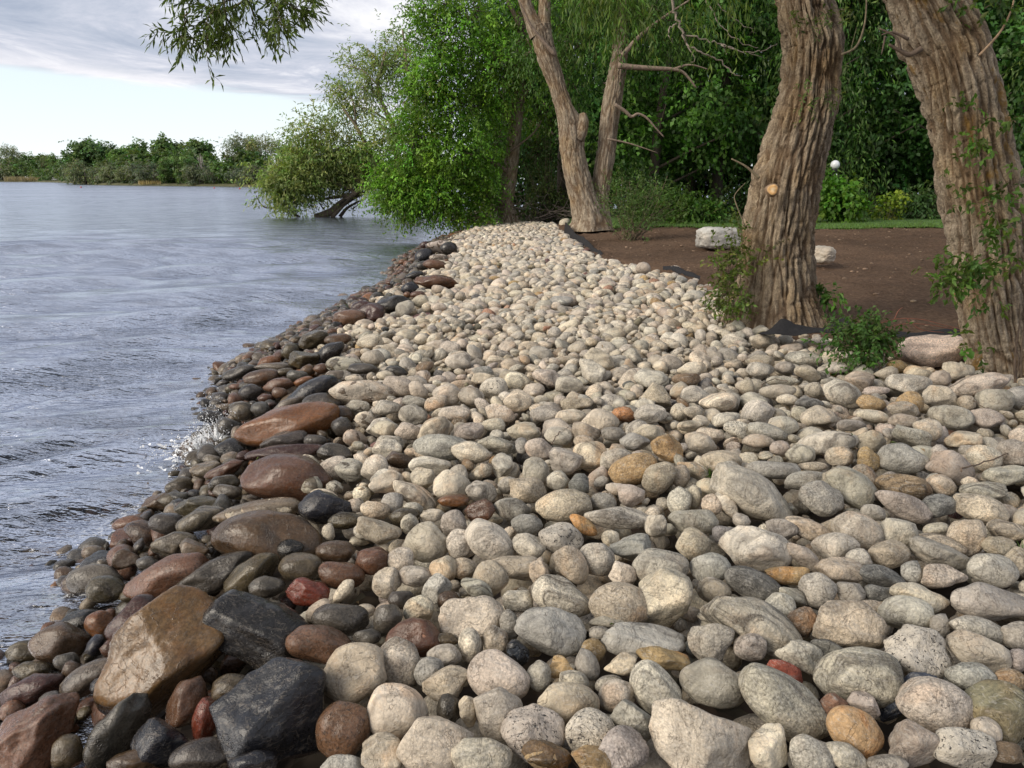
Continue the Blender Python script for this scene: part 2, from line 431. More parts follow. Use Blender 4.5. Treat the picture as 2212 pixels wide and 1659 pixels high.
def lawn_material():
    m, nt, b = new_mat("mown_lawn")
    tc = N(nt, 'ShaderNodeTexCoord').outputs['Object']
    n1 = noise(nt, tc, 0.7, 3, 0.6); n2 = noise(nt, tc, 30, 4, 0.7)
    c = ramp(nt, n2, [(0.3, (0.045, 0.095, 0.020)), (0.7, (0.12, 0.215, 0.05))])
    c = mixc(nt, 0.6, c, mixc(nt, 1.0, c, ramp(nt, n1, [(0.35, 0.7), (0.65, 1.3)]), 'MULTIPLY'))
    nt.links.new(c, b.inputs['Base Color']); b.inputs['Roughness'].default_value = 0.9
    bump(nt, b, n2, 0.8, 0.04)
    return m
MAT_LAWN = lawn_material()
def bed_material():
    m, nt, b = new_mat("lake_bed_gravel")
    tc = N(nt, 'ShaderNodeTexCoord').outputs['Object']
    v = N(nt, 'ShaderNodeTexVoronoi'); v.inputs['Scale'].default_value = 9.0; nt.links.new(tc, v.inputs['Vector'])
    hs = N(nt, 'ShaderNodeHueSaturation'); hs.inputs['Saturation'].default_value = 0.15; nt.links.new(v.outputs['Color'], hs.inputs['Color'])
    c = mixc(nt, 0.75, (0.045, 0.036, 0.027), mixc(nt, 1.0, (0.10, 0.075, 0.05), hs.outputs[0], 'MULTIPLY'))
    nt.links.new(c, b.inputs['Base Color']); b.inputs['Roughness'].default_value = 0.8
    bump(nt, b, v.outputs['Distance'], 1.0, 0.08)
    return m
MAT_BED = bed_material()
def water_material():
    m, nt, b = new_mat("lake_water")
    out = nt.nodes['Material Output']; nt.nodes.remove(b)
    tc = N(nt, 'ShaderNodeTexCoord').outputs['Object']
    dep = attr(nt, 'dep', 'Fac'); fine = attr(nt, 'fine', 'Fac')
    w1 = noise(nt, mapping(nt, tc, (0.8, 2.6, 1), (0, 0, -0.45)), 3.2, 3, 0.55, 0.12)
    w2 = noise(nt, mapping(nt, tc, (0.8, 2.4, 1), (0, 0, -0.35)), 9.0, 3, 0.6, 0.1)
    w3 = noise(nt, mapping(nt, tc, (0.5, 1.6, 1), (0, 0, -0.40)), 1.0, 5, 0.65, 0.0)
    w4 = noise(nt, mapping(nt, tc, (0.10, 0.34, 1), (0, 0, -0.40)), 1.0, 5, 0.65, 0.0)
    h = math_(nt, 'ADD', math_(nt, 'MULTIPLY', w1, 0.8), math_(nt, 'MULTIPLY', w2, 0.40))
    far_h = math_(nt, 'ADD', math_(nt, 'MULTIPLY', w3, 3.0), math_(nt, 'MULTIPLY', w4, 4.0))
    h = math_(nt, 'ADD', h, math_(nt, 'MULTIPLY', far_h, fine))
    bp = N(nt, 'ShaderNodeBump'); bp.inputs['Strength'].default_value = 1.0; bp.inputs['Distance'].default_value = 0.075
    nt.links.new(h, bp.inputs['Height'])
    gl = N(nt, 'ShaderNodeBsdfGlossy'); nt.links.new(math_(nt, 'ADD', 0.10, math_(nt, 'MULTIPLY', fine, 0.12)), gl.inputs['Roughness']); nt.links.new(bp.outputs[0], gl.inputs['Normal'])
    gl.inputs['Color'].default_value = (0.73, 0.76, 0.83, 1)
    murk = N(nt, 'ShaderNodeBsdfDiffuse'); murk.inputs[0].default_value = (0.026, 0.033, 0.042, 1)
    tr = N(nt, 'ShaderNodeBsdfTransparent'); tr.inputs[0].default_value = (0.72, 0.68, 0.60, 1)
    body = N(nt, 'ShaderNodeMixShader')
    nt.links.new(math_(nt, 'SUBTRACT', 1.0, math_(nt, 'POWER', 2.718, math_(nt, 'MULTIPLY', dep, -1.7))), body.inputs[0])
    nt.links.new(tr.outputs[0], body.inputs[1]); nt.links.new(murk.outputs[0], body.inputs[2])
    fr = N(nt, 'ShaderNodeFresnel'); fr.inputs[0].default_value = 1.33; nt.links.new(bp.outputs[0], fr.inputs['Normal'])
    wavelets = noise(nt, mapping(nt, tc, (0.6, 2.0, 1), (0, 0, -0.4)), 1.1, 5, 0.70, 0.0)
    patch = noise(nt, tc, 0.06, 3, 0.6)
    k = math_(nt, 'ADD', math_(nt, 'MULTIPLY', sstep(nt, wavelets, 0.38, 0.62), 0.34), math_(nt, 'MULTIPLY', patch, 0.5))
    k = math_(nt, 'ADD', k, 0.50)
    surf = N(nt, 'ShaderNodeMixShader'); nt.links.new(math_(nt, 'MULTIPLY', fr.outputs[0], k, clamp=True), surf.inputs[0])
    nt.links.new(body.outputs[0], surf.inputs[1]); nt.links.new(gl.outputs[0], surf.inputs[2])
    foam = N(nt, 'ShaderNodeBsdfDiffuse'); foam.inputs[0].default_value = (0.72, 0.74, 0.76, 1)
    fn = noise(nt, tc, 26, 4, 0.75, 1.2); fb = noise(nt, tc, 1.7, 2, 0.5)
    near = math_(nt, 'MULTIPLY', sstep(nt, dep, 0.16, 0.02), sstep(nt, fb, 0.42, 0.58))
    fm = math_(nt, 'MULTIPLY', sstep(nt, fn, 0.53, 0.62), near)
    top = N(nt, 'ShaderNodeMixShader'); nt.links.new(math_(nt, 'MULTIPLY', fm, 0.85), top.inputs[0])
    nt.links.new(surf.outputs[0], top.inputs[1]); nt.links.new(foam.outputs[0], top.inputs[2])
    nt.links.new(top.outputs[0], out.inputs[0])
    return m
MAT_WATER = water_material()

# ------------------------------------------------------------------ ground, soil, lawn, water
def polar(name, r0, r1, nr, a0, a1, na, fz, mat, attrs=None, angs=None, rads=None):
    rr = rads if rads is not None else np.geomspace(r0, r1, nr)
    aa = angs if angs is not None else np.radians(np.linspace(a0, a1, na))
    R, A = np.meshgrid(rr, aa, indexing='ij')
    X, Y = R * np.sin(A), R * np.cos(A)
    Z = fz(X, Y)
    n, k = X.shape
    i = np.arange(n - 1)[:, None] * k + np.arange(k - 1)[None]
    Q = np.stack([i, i + 1, i + k + 1, i + k], -1).reshape(-1, 4)[:, ::-1]
    V = np.stack([X, Y, Z], -1).reshape(-1, 3)
    at = {kk: f(X, Y, Z).ravel() for kk, f in (attrs or {}).items()}
    return V, Q, at
def ground_z(x, y):
    sh = shore_d(x, y)
    z = pile_z(x, y) - 0.30
    s = soil_d(x, y)
    w = np.clip(s / 0.6, 0, 1)
    z = np.where(sh > 0, z * (1 - w) + (soil_z(x, y) - 0.06) * w, z)
    far = np.clip((np.hypot(x, y) - 60) / 60, 0, 1)
    return np.where(sh > 0, z + far * 1.0, z)
V, Q, _ = polar('ground', 0.4, 2500, 120, -180, 180, 241, ground_z, MAT_BED)
tag(put('ground', make_mesh('ground', V, Q), MAT_BED), kind='structure')

def masked_sheet(name, x0, x1, y0, y1, stp, fz, keep, mat, label=None):
    xs = np.arange(x0, x1 + stp, stp); ys = np.arange(y0, y1 + stp, stp)
    X, Y = np.meshgrid(xs, ys, indexing='ij'); Z = fz(X, Y)
    k = X.shape[1]
    i = np.arange(X.shape[0] - 1)[:, None] * k + np.arange(k - 1)[None]
    Q = np.stack([i, i + k, i + k + 1, i + 1], -1).reshape(-1, 4)
    K = keep(X, Y).ravel(); Q = Q[K[Q].all(1)]
    used = np.unique(Q); rm = np.full(X.size, -1); rm[used] = np.arange(len(used))
    V = np.stack([X, Y, Z], -1).reshape(-1, 3)[used]
    o = put(name, make_mesh(name, V, rm[Q]), mat); tag(o, kind='structure'); return o
def soil_surf(x, y):
    z = soil_z(x, y) + 0.05 * (fbm(xyz(x, y) * 3.2, 3, 31) - 0.5)
    lump = np.maximum(fbm(xyz(x, y) * 9.0, 2, 33) - 0.60, 0) * 0.22
    s = soil_d(x, y)
    return z + lump - 0.22 * np.clip((0.12 - s) / 0.3, 0, 1)
masked_sheet('soil', 0.2, 13.5, 3.5, 27, 0.10, soil_surf, lambda x, y: soil_d(x, y) > -0.18, MAT_SOIL)
def lawn_edge(x): return 22.0 - 0.14 * (x - 8) + 0.5 * np.sin(x * 0.55) + 0.25 * np.sin(x * 1.9)
def lawn_surf(x, y): return soil_z(x, y) + 0.035 + 0.02 * fbm(xyz(x, y) * 4, 2, 77) - 0.05 * np.clip((lawn_edge(np.minimum(x, 22)) + 0.35 - y) / 0.7, 0, 1)
masked_sheet('lawn', 1.8, 70, 12, 75, 0.5, lawn_surf, lambda x, y: (y > lawn_edge(np.minimum(x, 22))) & (shore_d(x, y) > 2), MAT_LAWN)

def water_setup():
    rng = np.random.default_rng(4)
    waves = []
    for k in range(96):
        lam = 0.17 * (4.6 / 0.17) ** (rng.random() ** 1.2)
        th = math.radians(-62) + rng.normal() * 0.25        # travels towards the shore
        amp = 0.0080 * lam ** 0.88 * (0.5 + rng.random())
        waves.append((lam, math.cos(th), math.sin(th), amp, rng.random() * 6.28))
    dstep = math.radians(0.115)
    deps = np.arange(math.radians(52), math.radians(0.10), -dstep)
    rads = H / np.tan(deps)
    aa = np.radians(np.concatenate([np.linspace(-178, -60, 40)[:-1], np.linspace(-60, -38, 40)[:-1], np.arange(-38, 6, 0.155), np.linspace(6, 40, 60)[1:]]))
    def fz(X, Y):
        R = np.hypot(X, Y); cell = R * R * dstep / H + R * 0.002
        mod = 0.8 + 0.5 * fbm(xyz(X, Y) * 0.22, 2, 55)
        d = np.maximum(-shore_d(X, Y), 0)
        calm = 0.35 + 0.65 * np.clip(d / 1.5, 0, 1)
        Z = np.zeros_like(X)
        wx = X + 0.12 * fbm(xyz(X, Y) * 0.6, 2, 3); wy = Y + 0.12 * fbm(xyz(X, Y) * 0.6, 2, 8)
        for lam, cx, cy, a, ph in waves:
            fade = np.clip((lam / cell - 2.2) / 2.0, 0, 1)
            q = (wx * cx + wy * cy) * 2 * math.pi / lam + ph
            Z += a * fade * (np.sin(q) + 0.22 * np.cos(2 * q))
        return Z * mod * calm
    def depth(X, Y, Z): return np.maximum(Z - (pile_z(X, Y) - 0.06), 0)
    V, Q, at = polar('water', 0, 0, 0, 0, 0, 0, fz, None, {'dep': depth, 'fine': lambda X, Y, Z: np.clip((np.hypot(X, Y) - 12) / 110, 0, 1) ** .6}, aa, rads)
    rr = np.hypot(V[:, 0], V[:, 1])
    tag(put('water', make_mesh('water', V, Q, attrs=at), MAT_WATER), kind='structure')
water_setup()
# ------------------------------------------------------------------ the stones, traced from the photograph
COL = {  # base colour, word, banding, flecks, stain
 'cr': ((.53,.475,.385), 'cream', .25, .12, .25), 'pg': ((.47,.455,.41), 'pale grey', .35, .12, .12), 'gr': ((.33,.32,.30), 'grey', .3, .2, .1),
 'bg': ((.31,.325,.325), 'blue-grey', .35, .15, .0), 'dg': ((.17,.17,.165), 'dark grey', .5, .3, .0), 'bk': ((.055,.057,.06), 'black', .15, .1, .0),
 'nv': ((.06,.07,.10), 'blue-black', .15, .1, .0), 'ol': ((.21,.19,.13), 'olive', .5, .2, .2), 'og': ((.33,.325,.28), 'olive grey', .6, .2, .15),
 'tn': ((.44,.37,.28), 'tan', .3, .15, .35), 'pk': ((.48,.41,.36), 'pinkish', .2, .12, .2), 'mv': ((.33,.285,.28), 'mauve', .35, .15, .0),
 'pp': ((.68,.55,.465), 'pink', .2, .1, .15), 'oc': ((.40,.285,.15), 'ochre', .2, .1, .8), 'or': ((.44,.22,.10), 'orange', .15, .2, .3), 'rd': ((.36,.105,.07), 'red', .2, .15, .0),
 'rb': ((.31,.175,.12), 'reddish brown', .2, .3, .3), 'br': ((.25,.18,.12), 'brown', .3, .25, .3), 'mr': ((.16,.085,.08), 'maroon', .3, .3, .1),
 'gd': ((.40,.28,.15), 'golden tan', .15, .15, .6), 'sp': ((.52,.48,.44), 'black-speckled', .1, 1.0, .0), 'rg': ((.42,.25,.17), 'rust granite', .0, .7, .1)}
SHAPE = {'r': ('round', 7, .74, 24), 'o': ('oval', 7, .73, 20), 'a': ('angular', 11, .52, 40), 'b': ('striped', 7, .74, 18), 'f': ('flat', 9, .64, 32), 'w': ('weathered', 10, .62, 30)}
TILES = {'3': (0, 560, 2.212), '4': (0, 1240, 2.212), '5': (800, 1300, 2.4578), '6': (1660, 1300, 2.4578), '7': (1560, 400, 2.212), '8': (900, 500, 2.765), 'A': (800, 880, 2.5136), 'B': (1680, 880, 2.5136)}
TRACE = """
4 900 890 780 540 58 gd a|golden tan wet boulder with a ridged peak|golden boulder
4 1430 750 600 350 -18 bk a|large wet black boulder with an orange streaked underside|black boulder
4 1520 1220 660 560 20 nv a|big blue-black boulder with a blunt brown peak|blue-black boulder
4 1480 230 600 300 0 br r|broad domed brown-grey boulder, dull and damp|domed brown boulder
4 1430 85 480 120 8 tn o|long low tan boulder lying behind the domed brown boulder
4 940 455 500 240 18 rg w|sloping orange-brown granite slab glistening with water|orange granite slab
4 1190 440 430 170 24 dg f|dark slate slab leaning against the orange granite slab|dark slate slab
4 1390 440 330 170 34 ol f
4 1665 400 240 155 0 ol r
4 1480 500 190 120 10 dg r
4 1705 530 240 145 -10 rd a|brick-red stone with a white scuff, the reddest one on the bank|brick-red stone
4 1900 525 155 72 50 cr o
4 1880 680 310 170 -8 dg b
4 1780 825 370 200 -18 rg w|wet orange-tan stone with a grey patch on its crest|orange-tan stone
4 1960 980 350 320 20 tn r|large round tan stone stained with dark wet spots|spotted tan stone
4 1900 1280 330 280 50 rg r|rust-red granite cobble peppered with black flecks|red granite cobble
4 430 690 240 110 5 bk w
4 550 720 145 165 0 or r|glossy orange pebble boulder with a rounded top near the swash|glossy orange stone
4 740 710 270 310 0 mr a|dark maroon blocky boulder with rough orange patches|maroon block
4 330 815 300 220 0 br r|shiny olive-brown rounded boulder at the edge of the water|shiny brown boulder
4 175 965 190 90 0 ol o
4 370 915 140 100 0 dg o
4 400 965 110 110 40 br r
4 170 1085 370 180 18 mr w
4 490 1010 360 160 30 mv f|mauve slab tilted towards the lake below the shiny brown boulder|mauve slab
4 200 1330 560 360 38 rg a|big rust-orange boulder cut off by the bottom corner|rust-orange boulder
4 370 1420 165 190 0 ol r
4 640 1310 440 220 55 dg a|dark green-grey slab standing on edge beside the rust-orange boulder|standing dark slab
4 900 1370 350 260 0 nv a
4 1040 1150 310 210 70 rb w|glossy reddish brown stone propped on the golden boulder|glossy red-brown stone
4 1140 1245 250 140 82 rd r|smooth salmon-red cobble wedged under the golden boulder|salmon-red cobble
4 1290 1075 240 180 0 ol b
4 1120 1430 340 170 10 dg o
4 1400 1470 260 130 0 nv o
4 730 1465 260 110 0 br o
4 530 450 290 150 5 bg o
4 590 520 190 145 -5 ol r
4 150 360 170 80 5 tn o
4 715 150 180 80 12 rg o
4 920 155 180 118 0 dg b
4 1110 130 265 135 22 og b
4 1090 60 240 110 0 ol w
4 980 265 250 140 5 og w
4 1080 295 165 105 -10 tn a
4 710 345 150 110 0 br a
4 815 375 130 85 0 dg r
4 1605 300 140 120 0 bk b
4 1855 310 210 125 0 br r
4 1815 200 72 98 0 cr r
4 1915 135 195 95 5 ol b
4 1805 60 290 190 0 nv w|rough blue-black boulder frosted with pale grain|frosted black boulder
4 1890 440 250 145 -8 rb r
4 2060 350 190 130 0 rb r
4 605 845 90 100 0 rb a
4 530 830 115 110 30 nv a
4 545 1060 90 110 0 nv r
4 290 1115 140 70 10 dg o
4 70 1190 125 120 20 rg r
4 2030 780 150 90 0 dg o
4 60 1290 110 130 0 dg r
5 355 75 280 140 -15 tn w
5 650 135 265 235 20 cr w|large cream cobble freckled with drying spots|freckled cream cobble
5 875 150 190 185 0 pg r
5 1050 140 330 220 -38 pg b|folded grey stone with wavy raised bands|wavy-banded stone
5 1280 158 205 140 -20 pg o
5 1480 112 270 185 0 sp r
5 1550 275 255 170 -58 tn o
5 1700 240 220 205 0 pg r
5 1910 170 265 170 -5 bg a
5 1860 330 165 140 -10 pk a
5 2090 290 330 230 5 gr r|big grey speckled cobble behind the tall pale boulder|speckled grey cobble
5 1045 365 205 215 -30 tn r
5 1200 300 420 150 0 tn w
5 1345 330 120 190 0 pk a
5 885 298 158 128 -10 tn r
5 760 300 170 165 -20 tn r
5 495 250 165 155 10 pk r
5 320 255 190 150 0 rb r
5 580 345 215 128 -5 pg o
5 410 382 170 195 -15 cr a
5 715 425 190 165 30 bg a
5 605 545 185 155 8 cr r|smooth warm-grey egg-shaped cobble alone among dark stones|smooth egg cobble
5 415 615 172 200 -10 dg b
5 500 490 160 110 0 dg w
5 790 490 135 108 10 br o
5 970 425 220 105 -30 og w
5 1215 495 185 125 0 pg w
5 1485 480 380 220 -24 pg b|grey stone swirled with curved dark bands like wood grain|swirled grey stone
5 1840 530 370 270 -5 tn r|large smooth tan boulder under the tall pale boulder
5 2110 510 410 320 75 cr a|tall pale blocky boulder with rough crusted faces|tall pale boulder
5 1768 628 225 75 3 og f|thin flat striped stone perched on the smooth tan boulder
5 940 595 400 240 0 pk a|wide pinkish cream boulder with a cracked top|cracked pink boulder
5 1415 685 430 280 -12 bg a|light blue-grey squarish boulder with a flat top|blue-grey block
5 1165 650 115 190 10 gr r
5 580 725 320 240 15 rb w
5 775 735 155 78 0 ol o
5 925 770 140 212 12 pg b
5 1080 740 150 185 5 tn o
5 1215 812 130 165 25 nv b
5 1680 800 150 145 0 oc r
5 1640 890 195 135 -58 gr o
5 1495 905 175 130 -15 oc a|small orange and white angular stone beside a grey leaning one
5 1850 890 210 130 5 tn a
5 1990 740 520 180 -8 bg w|long low blue-grey slab lying below the tall pale boulder|long blue-grey slab
5 2110 850 320 120 -10 oc f|ochre-brown slab propped against the long blue-grey slab|ochre slab
5 1720 692 130 78 0 gr o
5 480 868 270 280 10 pk b
5 765 830 210 140 0 pg o
5 670 935 185 175 20 bg r
5 785 1008 305 190 14 tn w|tan and cream cobble with yellow cracks across it|cracked tan cobble
5 1100 965 385 300 -10 pk r|rounded pink boulder with a torn brown hollow|hollowed pink boulder
5 1095 1200 310 330 20 pk w|pink boulder with a brown broken lip on its top|pink lipped boulder
5 1345 960 150 178 0 gr r
5 1560 995 185 130 -20 og o
5 1525 1130 370 250 0 tn r|tan boulder with one small dark pit|pitted tan boulder
5 1830 1080 220 190 0 pk r|small rose-pink cobble between two grey ones|rose-pink cobble
5 1775 1010 170 110 0 og b
5 2060 1050 340 260 -40 pg o|leaning grey-cream oval stone above a dark gap|leaning oval stone
5 1908 1240 285 260 -10 gr a
5 1660 1310 300 280 0 sp r|round dark-grey cobble mottled black and white|mottled grey cobble
5 1310 1320 390 290 0 sp w|wide oval cobble of speckled tan granite|speckled tan cobble
5 482 1185 380 320 -30 cr r|big smooth cream cobble beside the red granite cobble|big cream cobble
5 715 1370 440 340 -10 pk w|pale pinkish boulder with an orange stained flank|orange-flanked boulder
5 390 1440 270 230 0 tn a
5 990 1450 370 230 -5 og b
5 1390 1465 300 180 -8 gd w
5 1850 1410 310 270 25 mv a|purplish angular stone at the bottom edge|purple angular stone
5 1680 1480 270 150 -8 oc w
5 790 1160 145 180 -5 dg b
5 910 1175 120 190 0 tn a
5 140 1500 260 110 0 bg o
6 250 1360 660 450 -12 pk a|very large pale pinkish boulder with a broken flat top|broken-topped boulder
6 180 145 210 190 0 tn r
6 385 90 170 110 0 dg w
6 565 185 430 270 -15 pg w|light grey boulder with a hollowed rough face|hollowed grey boulder
6 720 70 190 150 0 mv a
6 900 62 330 120 -20 tn b
6 1190 70 310 220 -25 pk r|smooth tan boulder sloping down to the right behind pale cobbles
6 1060 165 280 170 0 pg o
6 1200 252 160 150 0 pg r
6 860 225 270 110 -42 pk a
6 1085 320 290 180 -15 tn w
6 760 338 270 115 -5 oc a|flat-sided ochre stone, warm yellow-brown, among grey cobbles|yellow-brown stone
6 285 295 240 180 0 bg r
6 550 400 370 180 -22 dg b|dark banded stone with orange grains at its end|dark banded stone
6 310 435 205 155 -10 tn b
6 950 435 210 215 10 gr r
6 790 470 210 110 -25 og a
6 1145 450 190 140 -20 gr o
6 708 530 195 165 0 pg r
6 570 655 660 310 -30 og r|long grey boulder with a golden stain on its shoulder|gold-stained boulder
6 850 622 180 175 0 br w
6 1140 645 470 330 -25 tn a|big angular tan boulder with yellow patches|yellow-patched boulder
6 285 750 270 250 0 gr a|blocky grey stone split by a straight crack
6 530 778 205 165 0 mv r|small smooth mauve cobble beside the gold-stained boulder|mauve cobble
6 860 828 320 160 -25 pg a
6 1010 800 200 125 -10 dg a
6 752 930 235 115 -25 rd a|dark red flake of stone lying on top of grey cobbles|dark red flake
6 1185 965 490 340 0 og r|large greenish grey boulder, rounded with one flat shoulder|greenish boulder
6 1580 815 450 310 -20 sp a|white granite boulder densely flecked with black|white granite boulder
6 300 1000 400 280 -10 gr r|smooth grey-tan egg of stone overhanging a dark hole|grey egg boulder
6 740 1135 600 320 -38 og b|long oval grey-green cobble leaning to the right|long oval cobble
6 1172 1300 360 270 -45 gd o|tan-orange egg-shaped cobble with a yellow leaf beside it|tan-orange egg
6 1035 1145 165 150 -10 rb a
6 1225 1150 180 165 0 mv a
6 1680 1140 450 310 -15 pk r|large smooth pinkish boulder with a dimple on its crown|dimpled pink boulder
6 1500 1090 430 160 42 nv a|dark grey slab standing on edge beside the dimpled pink boulder|upright dark slab
6 1890 965 300 170 -10 bg w
6 1940 820 370 230 -15 pk w
6 2050 1190 400 370 0 ol r|olive-grey rough boulder at the edge of the frame|rough olive boulder
6 1820 1400 370 250 -10 sp a|pale speckled angular boulder with a jagged crest|jagged pale boulder
6 1510 1380 320 290 20 pk a|pinkish tan blunt boulder next to the jagged pale boulder
6 1980 1310 170 190 20 pk r
6 2100 1430 200 120 0 br o
6 640 1380 270 270 -20 cr a|wedge-shaped cream stone with a greenish edge|greenish wedge stone
6 910 1450 290 220 -10 pg r
6 1120 1460 280 160 -20 og o
6 1370 1500 250 110 0 gr o
6 2000 515 510 230 -12 gr w|very wide smooth grey boulder with a chipped lower edge|chipped grey boulder
6 1575 485 350 165 -14 cr w
6 1490 575 310 210 -10 pg r
6 1715 350 280 150 -5 pk w
6 2020 310 290 195 -5 pg r
6 1690 215 380 145 -20 gr a
6 1520 322 125 138 0 bg r
6 1385 210 240 170 0 tn r
6 1460 82 250 165 -20 pg a
6 1710 150 310 110 -15 tn b
6 1860 100 190 240 -30 tn w
6 1320 450 170 100 -5 dg w
6 1330 345 290 130 -10 dg b
6 1920 670 370 150 -15 gr w
6 1695 650 120 140 0 gr r
6 2160 710 160 170 0 gr r
6 2120 985 170 140 0 br r
6 2170 860 130 140 0 mv r
6 1285 545 190 100 -5 tn o
6 2160 260 130 190 -30 tn b
6 2050 160 200 120 0 tn w
6 2110 70 250 120 -15 tn b
3 1600 1110 570 210 14 or r|long orange boulder dusted with wet sheen above the splash|long orange boulder
3 1590 1410 500 270 -5 rb r|large reddish brown boulder beside the splashing water|reddish boulder
3 1720 925 310 115 28 nv o|sloping blue-black boulder behind the long orange boulder|sloping black boulder
3 1780 990 215 110 0 dg r
3 2010 930 355 130 4 pk w|pale pinkish boulder blotched by spray at the edge of the dark stones|blotched pink boulder
3 1570 1200 265 105 8 dg w
3 1580 1262 430 85 5 mr w|dark maroon ridge of rock lying against the reddish boulder
3 1830 710 170 100 38 bk o
3 1680 752 175 100 0 ol a
3 1915 780 215 95 -5 og b|green-grey stone with a rusty orange underside|rusty-bottomed stone
3 1735 640 175 100 22 ol w
3 1605 705 105 95 30 ol r
3 1520 790 225 50 -3 gr f
3 1330 820 195 66 18 dg o
3 1450 850 205 90 8 br r
3 1540 890 165 75 10 rg o
3 1390 930 140 90 10 dg r
3 1490 760 125 68 15 or o
3 1340 1035 130 110 0 og r
3 1440 1025 110 88 0 dg r
3 1270 1115 140 100 0 dg a
3 1170 1065 155 70 0 bk w
3 1935 520 175 92 5 rg r|reddish granite boulder by the water, below the far dark boulders|reddish granite boulder
3 2040 468 185 75 -3 mr w
3 2160 440 150 85 0 dg r
3 1890 1122 122 110 0 dg r
3 2130 1128 200 115 0 pg w
3 2015 1080 110 88 0 cr r
3 1850 1265 190 105 -8 dg w
3 1935 1360 170 125 -10 gr b
3 2080 1350 150 150 -15 pk r
3 2140 1430 180 130 10 cr a
3 1240 1440 170 98 5 ol b
3 1260 1480 150 75 -5 gr o
3 1250 1365 225 85 25 rb w
3 1140 1360 175 90 5 tn w
3 1312 1165 60 95 10 cr r|small white stone at the nose of the long orange boulder|white nose stone
3 1720 1450 130 110 10 og r
3 1600 1000 200 75 20 gr f
3 2140 1240 165 105 5 pg w
3 1750 1200 130 70 0 dg r
3 1370 895 90 40 0 dg r
3 1310 900 90 34 0 rg o
3 1470 965 90 50 10 rb o
3 1550 935 85 60 0 rg r
3 1650 1290 80 40 0 rb o
3 1680 870 110 50 20 or o
3 1775 800 90 60 0 rg r
3 1700 810 95 60 20 br r
3 1570 820 120 45 8 ol o
3 1650 840 120 60 0 dg r
3 2060 740 130 85 0 cr r
3 2045 650 150 80 0 cr w
3 1870 640 150 70 10 br o
3 1960 860 110 60 0 cr r
3 1870 840 140 60 0 gr w
3 2010 800 160 60 0 dg o
3 2100 890 90 50 0 pg a
7 1705 1056 375 196 -6 pp a|largest pale pinkish boulder, resting against the leafy shoot and leaning trunk|big pink boulder
7 785 880 170 68 0 cr o|long pale stone tucked beside the black landscape fabric|fabric-side stone
7 765 1003 148 78 0 cr w
7 2060 1130 190 120 0 gr w
8 570 330 225 105 0 mv a|broad mauve-grey boulder of the far dark heap by the water|far mauve boulder
8 610 335 120 95 -10 bk r
8 440 382 125 88 10 nv a|blue-black wedge boulder leaning at the far waterline|far black wedge
8 448 312 75 50 0 mr r
8 525 570 300 105 0 rb w|low brown-mauve boulder at the foot of the far dark heap|low brown boulder
8 372 520 140 55 14 bk o
8 345 612 125 85 10 nv r
8 225 725 260 120 8 bk w
8 80 782 185 145 0 mr w
8 310 755 130 115 10 pg a
8 545 400 130 50 0 mv r
8 520 450 170 70 0 rb w
8 430 455 100 70 0 dg r
8 325 655 50 45 0 or r
8 300 430 75 40 0 or o
8 400 655 100 50 0 rb r
8 1955 472 100 88 0 pk r
8 2170 477 95 48 0 pk f|flat brick-shaped pinkish slab at the edge of the soil|brick-shaped slab
8 1415 158 80 62 20 cr a|pale block topping the far end of the stone bank
8 415 700 120 90 0 cr r
8 540 620 90 60 0 cr r
8 460 745 70 70 0 cr r
8 545 745 110 70 0 pk r
8 690 665 70 60 10 cr a
8 930 540 80 35 0 gd o
A 865 60 160 105 0 pg r
A 490 215 195 120 -12 pk r
A 795 270 175 140 0 pk r
A 950 275 162 118 -8 pg r
A 1090 225 172 130 0 sp r
A 1235 185 165 110 -5 cr b
A 1430 160 190 108 -15 pk w
A 1570 205 178 105 0 gr b
A 1700 118 190 128 -32 pg a
A 1755 52 200 128 -22 cr a
A 2080 165 210 115 0 pg w
A 2130 290 185 145 -30 tn a
A 1240 305 172 142 -5 cr b
A 1130 390 190 112 -15 cr r
A 845 385 200 92 0 pk r
A 585 395 180 128 -5 gr w|grey stone crossed by a large dark wet patch|wet-patched stone
A 600 315 160 72 -8 gr o
A 410 490 182 115 -5 cr w
A 560 500 172 108 -8 pk w
A 440 580 172 108 -5 og w
A 720 500 235 165 22 tn a
A 935 500 190 108 8 mv b
A 780 598 380 165 0 bg o
A 950 630 250 132 -10 cr o|pale oval cobble with a round scar on its face|scarred oval cobble
A 1110 585 240 105 -10 og w
A 1270 590 82 105 0 bg r
A 1375 605 175 130 -10 pk w
A 1280 500 210 118 0 cr w
A 1500 525 175 112 -10 pg r
A 1420 385 200 105 -8 gr w
A 1575 405 190 92 0 cr r
A 1615 325 205 85 5 tn w
A 1758 430 232 145 0 cr o|flat-lying smooth cream oval cobble beside a rust-coloured one|smooth cream oval
A 1905 390 150 95 -5 or w
A 2075 395 200 130 0 pg w
A 1670 505 180 112 -15 tn w
A 2060 510 205 112 0 tn r
A 1980 565 190 112 -5 bg r
A 1845 515 152 90 0 gr r
A 1700 650 225 200 -30 tn b|grey-tan stone with a coiled spiral pattern|spiral stone
A 1545 685 210 170 0 gr a
A 1860 680 210 145 12 pg b
A 1970 740 305 185 18 gd r|golden yellow boulder standing out among grey cobbles|golden yellow boulder
A 2180 600 210 165 -15 oc w|brownish ochre boulder above the golden yellow one|ochre boulder
A 2130 790 215 200 0 tn r
A 1145 718 135 160 -5 pg a
A 1360 760 165 200 20 og b
A 1495 815 135 138 10 pg r
A 1625 830 130 130 0 dg a
A 1300 865 242 165 -15 tn w
A 1180 838 125 110 0 pg a
A 828 840 230 190 -8 cr w
A 840 935 195 78 0 or f|rusty ochre stone under the edge of a big cream one|rusty ochre stone
A 1015 880 195 135 -15 gr b
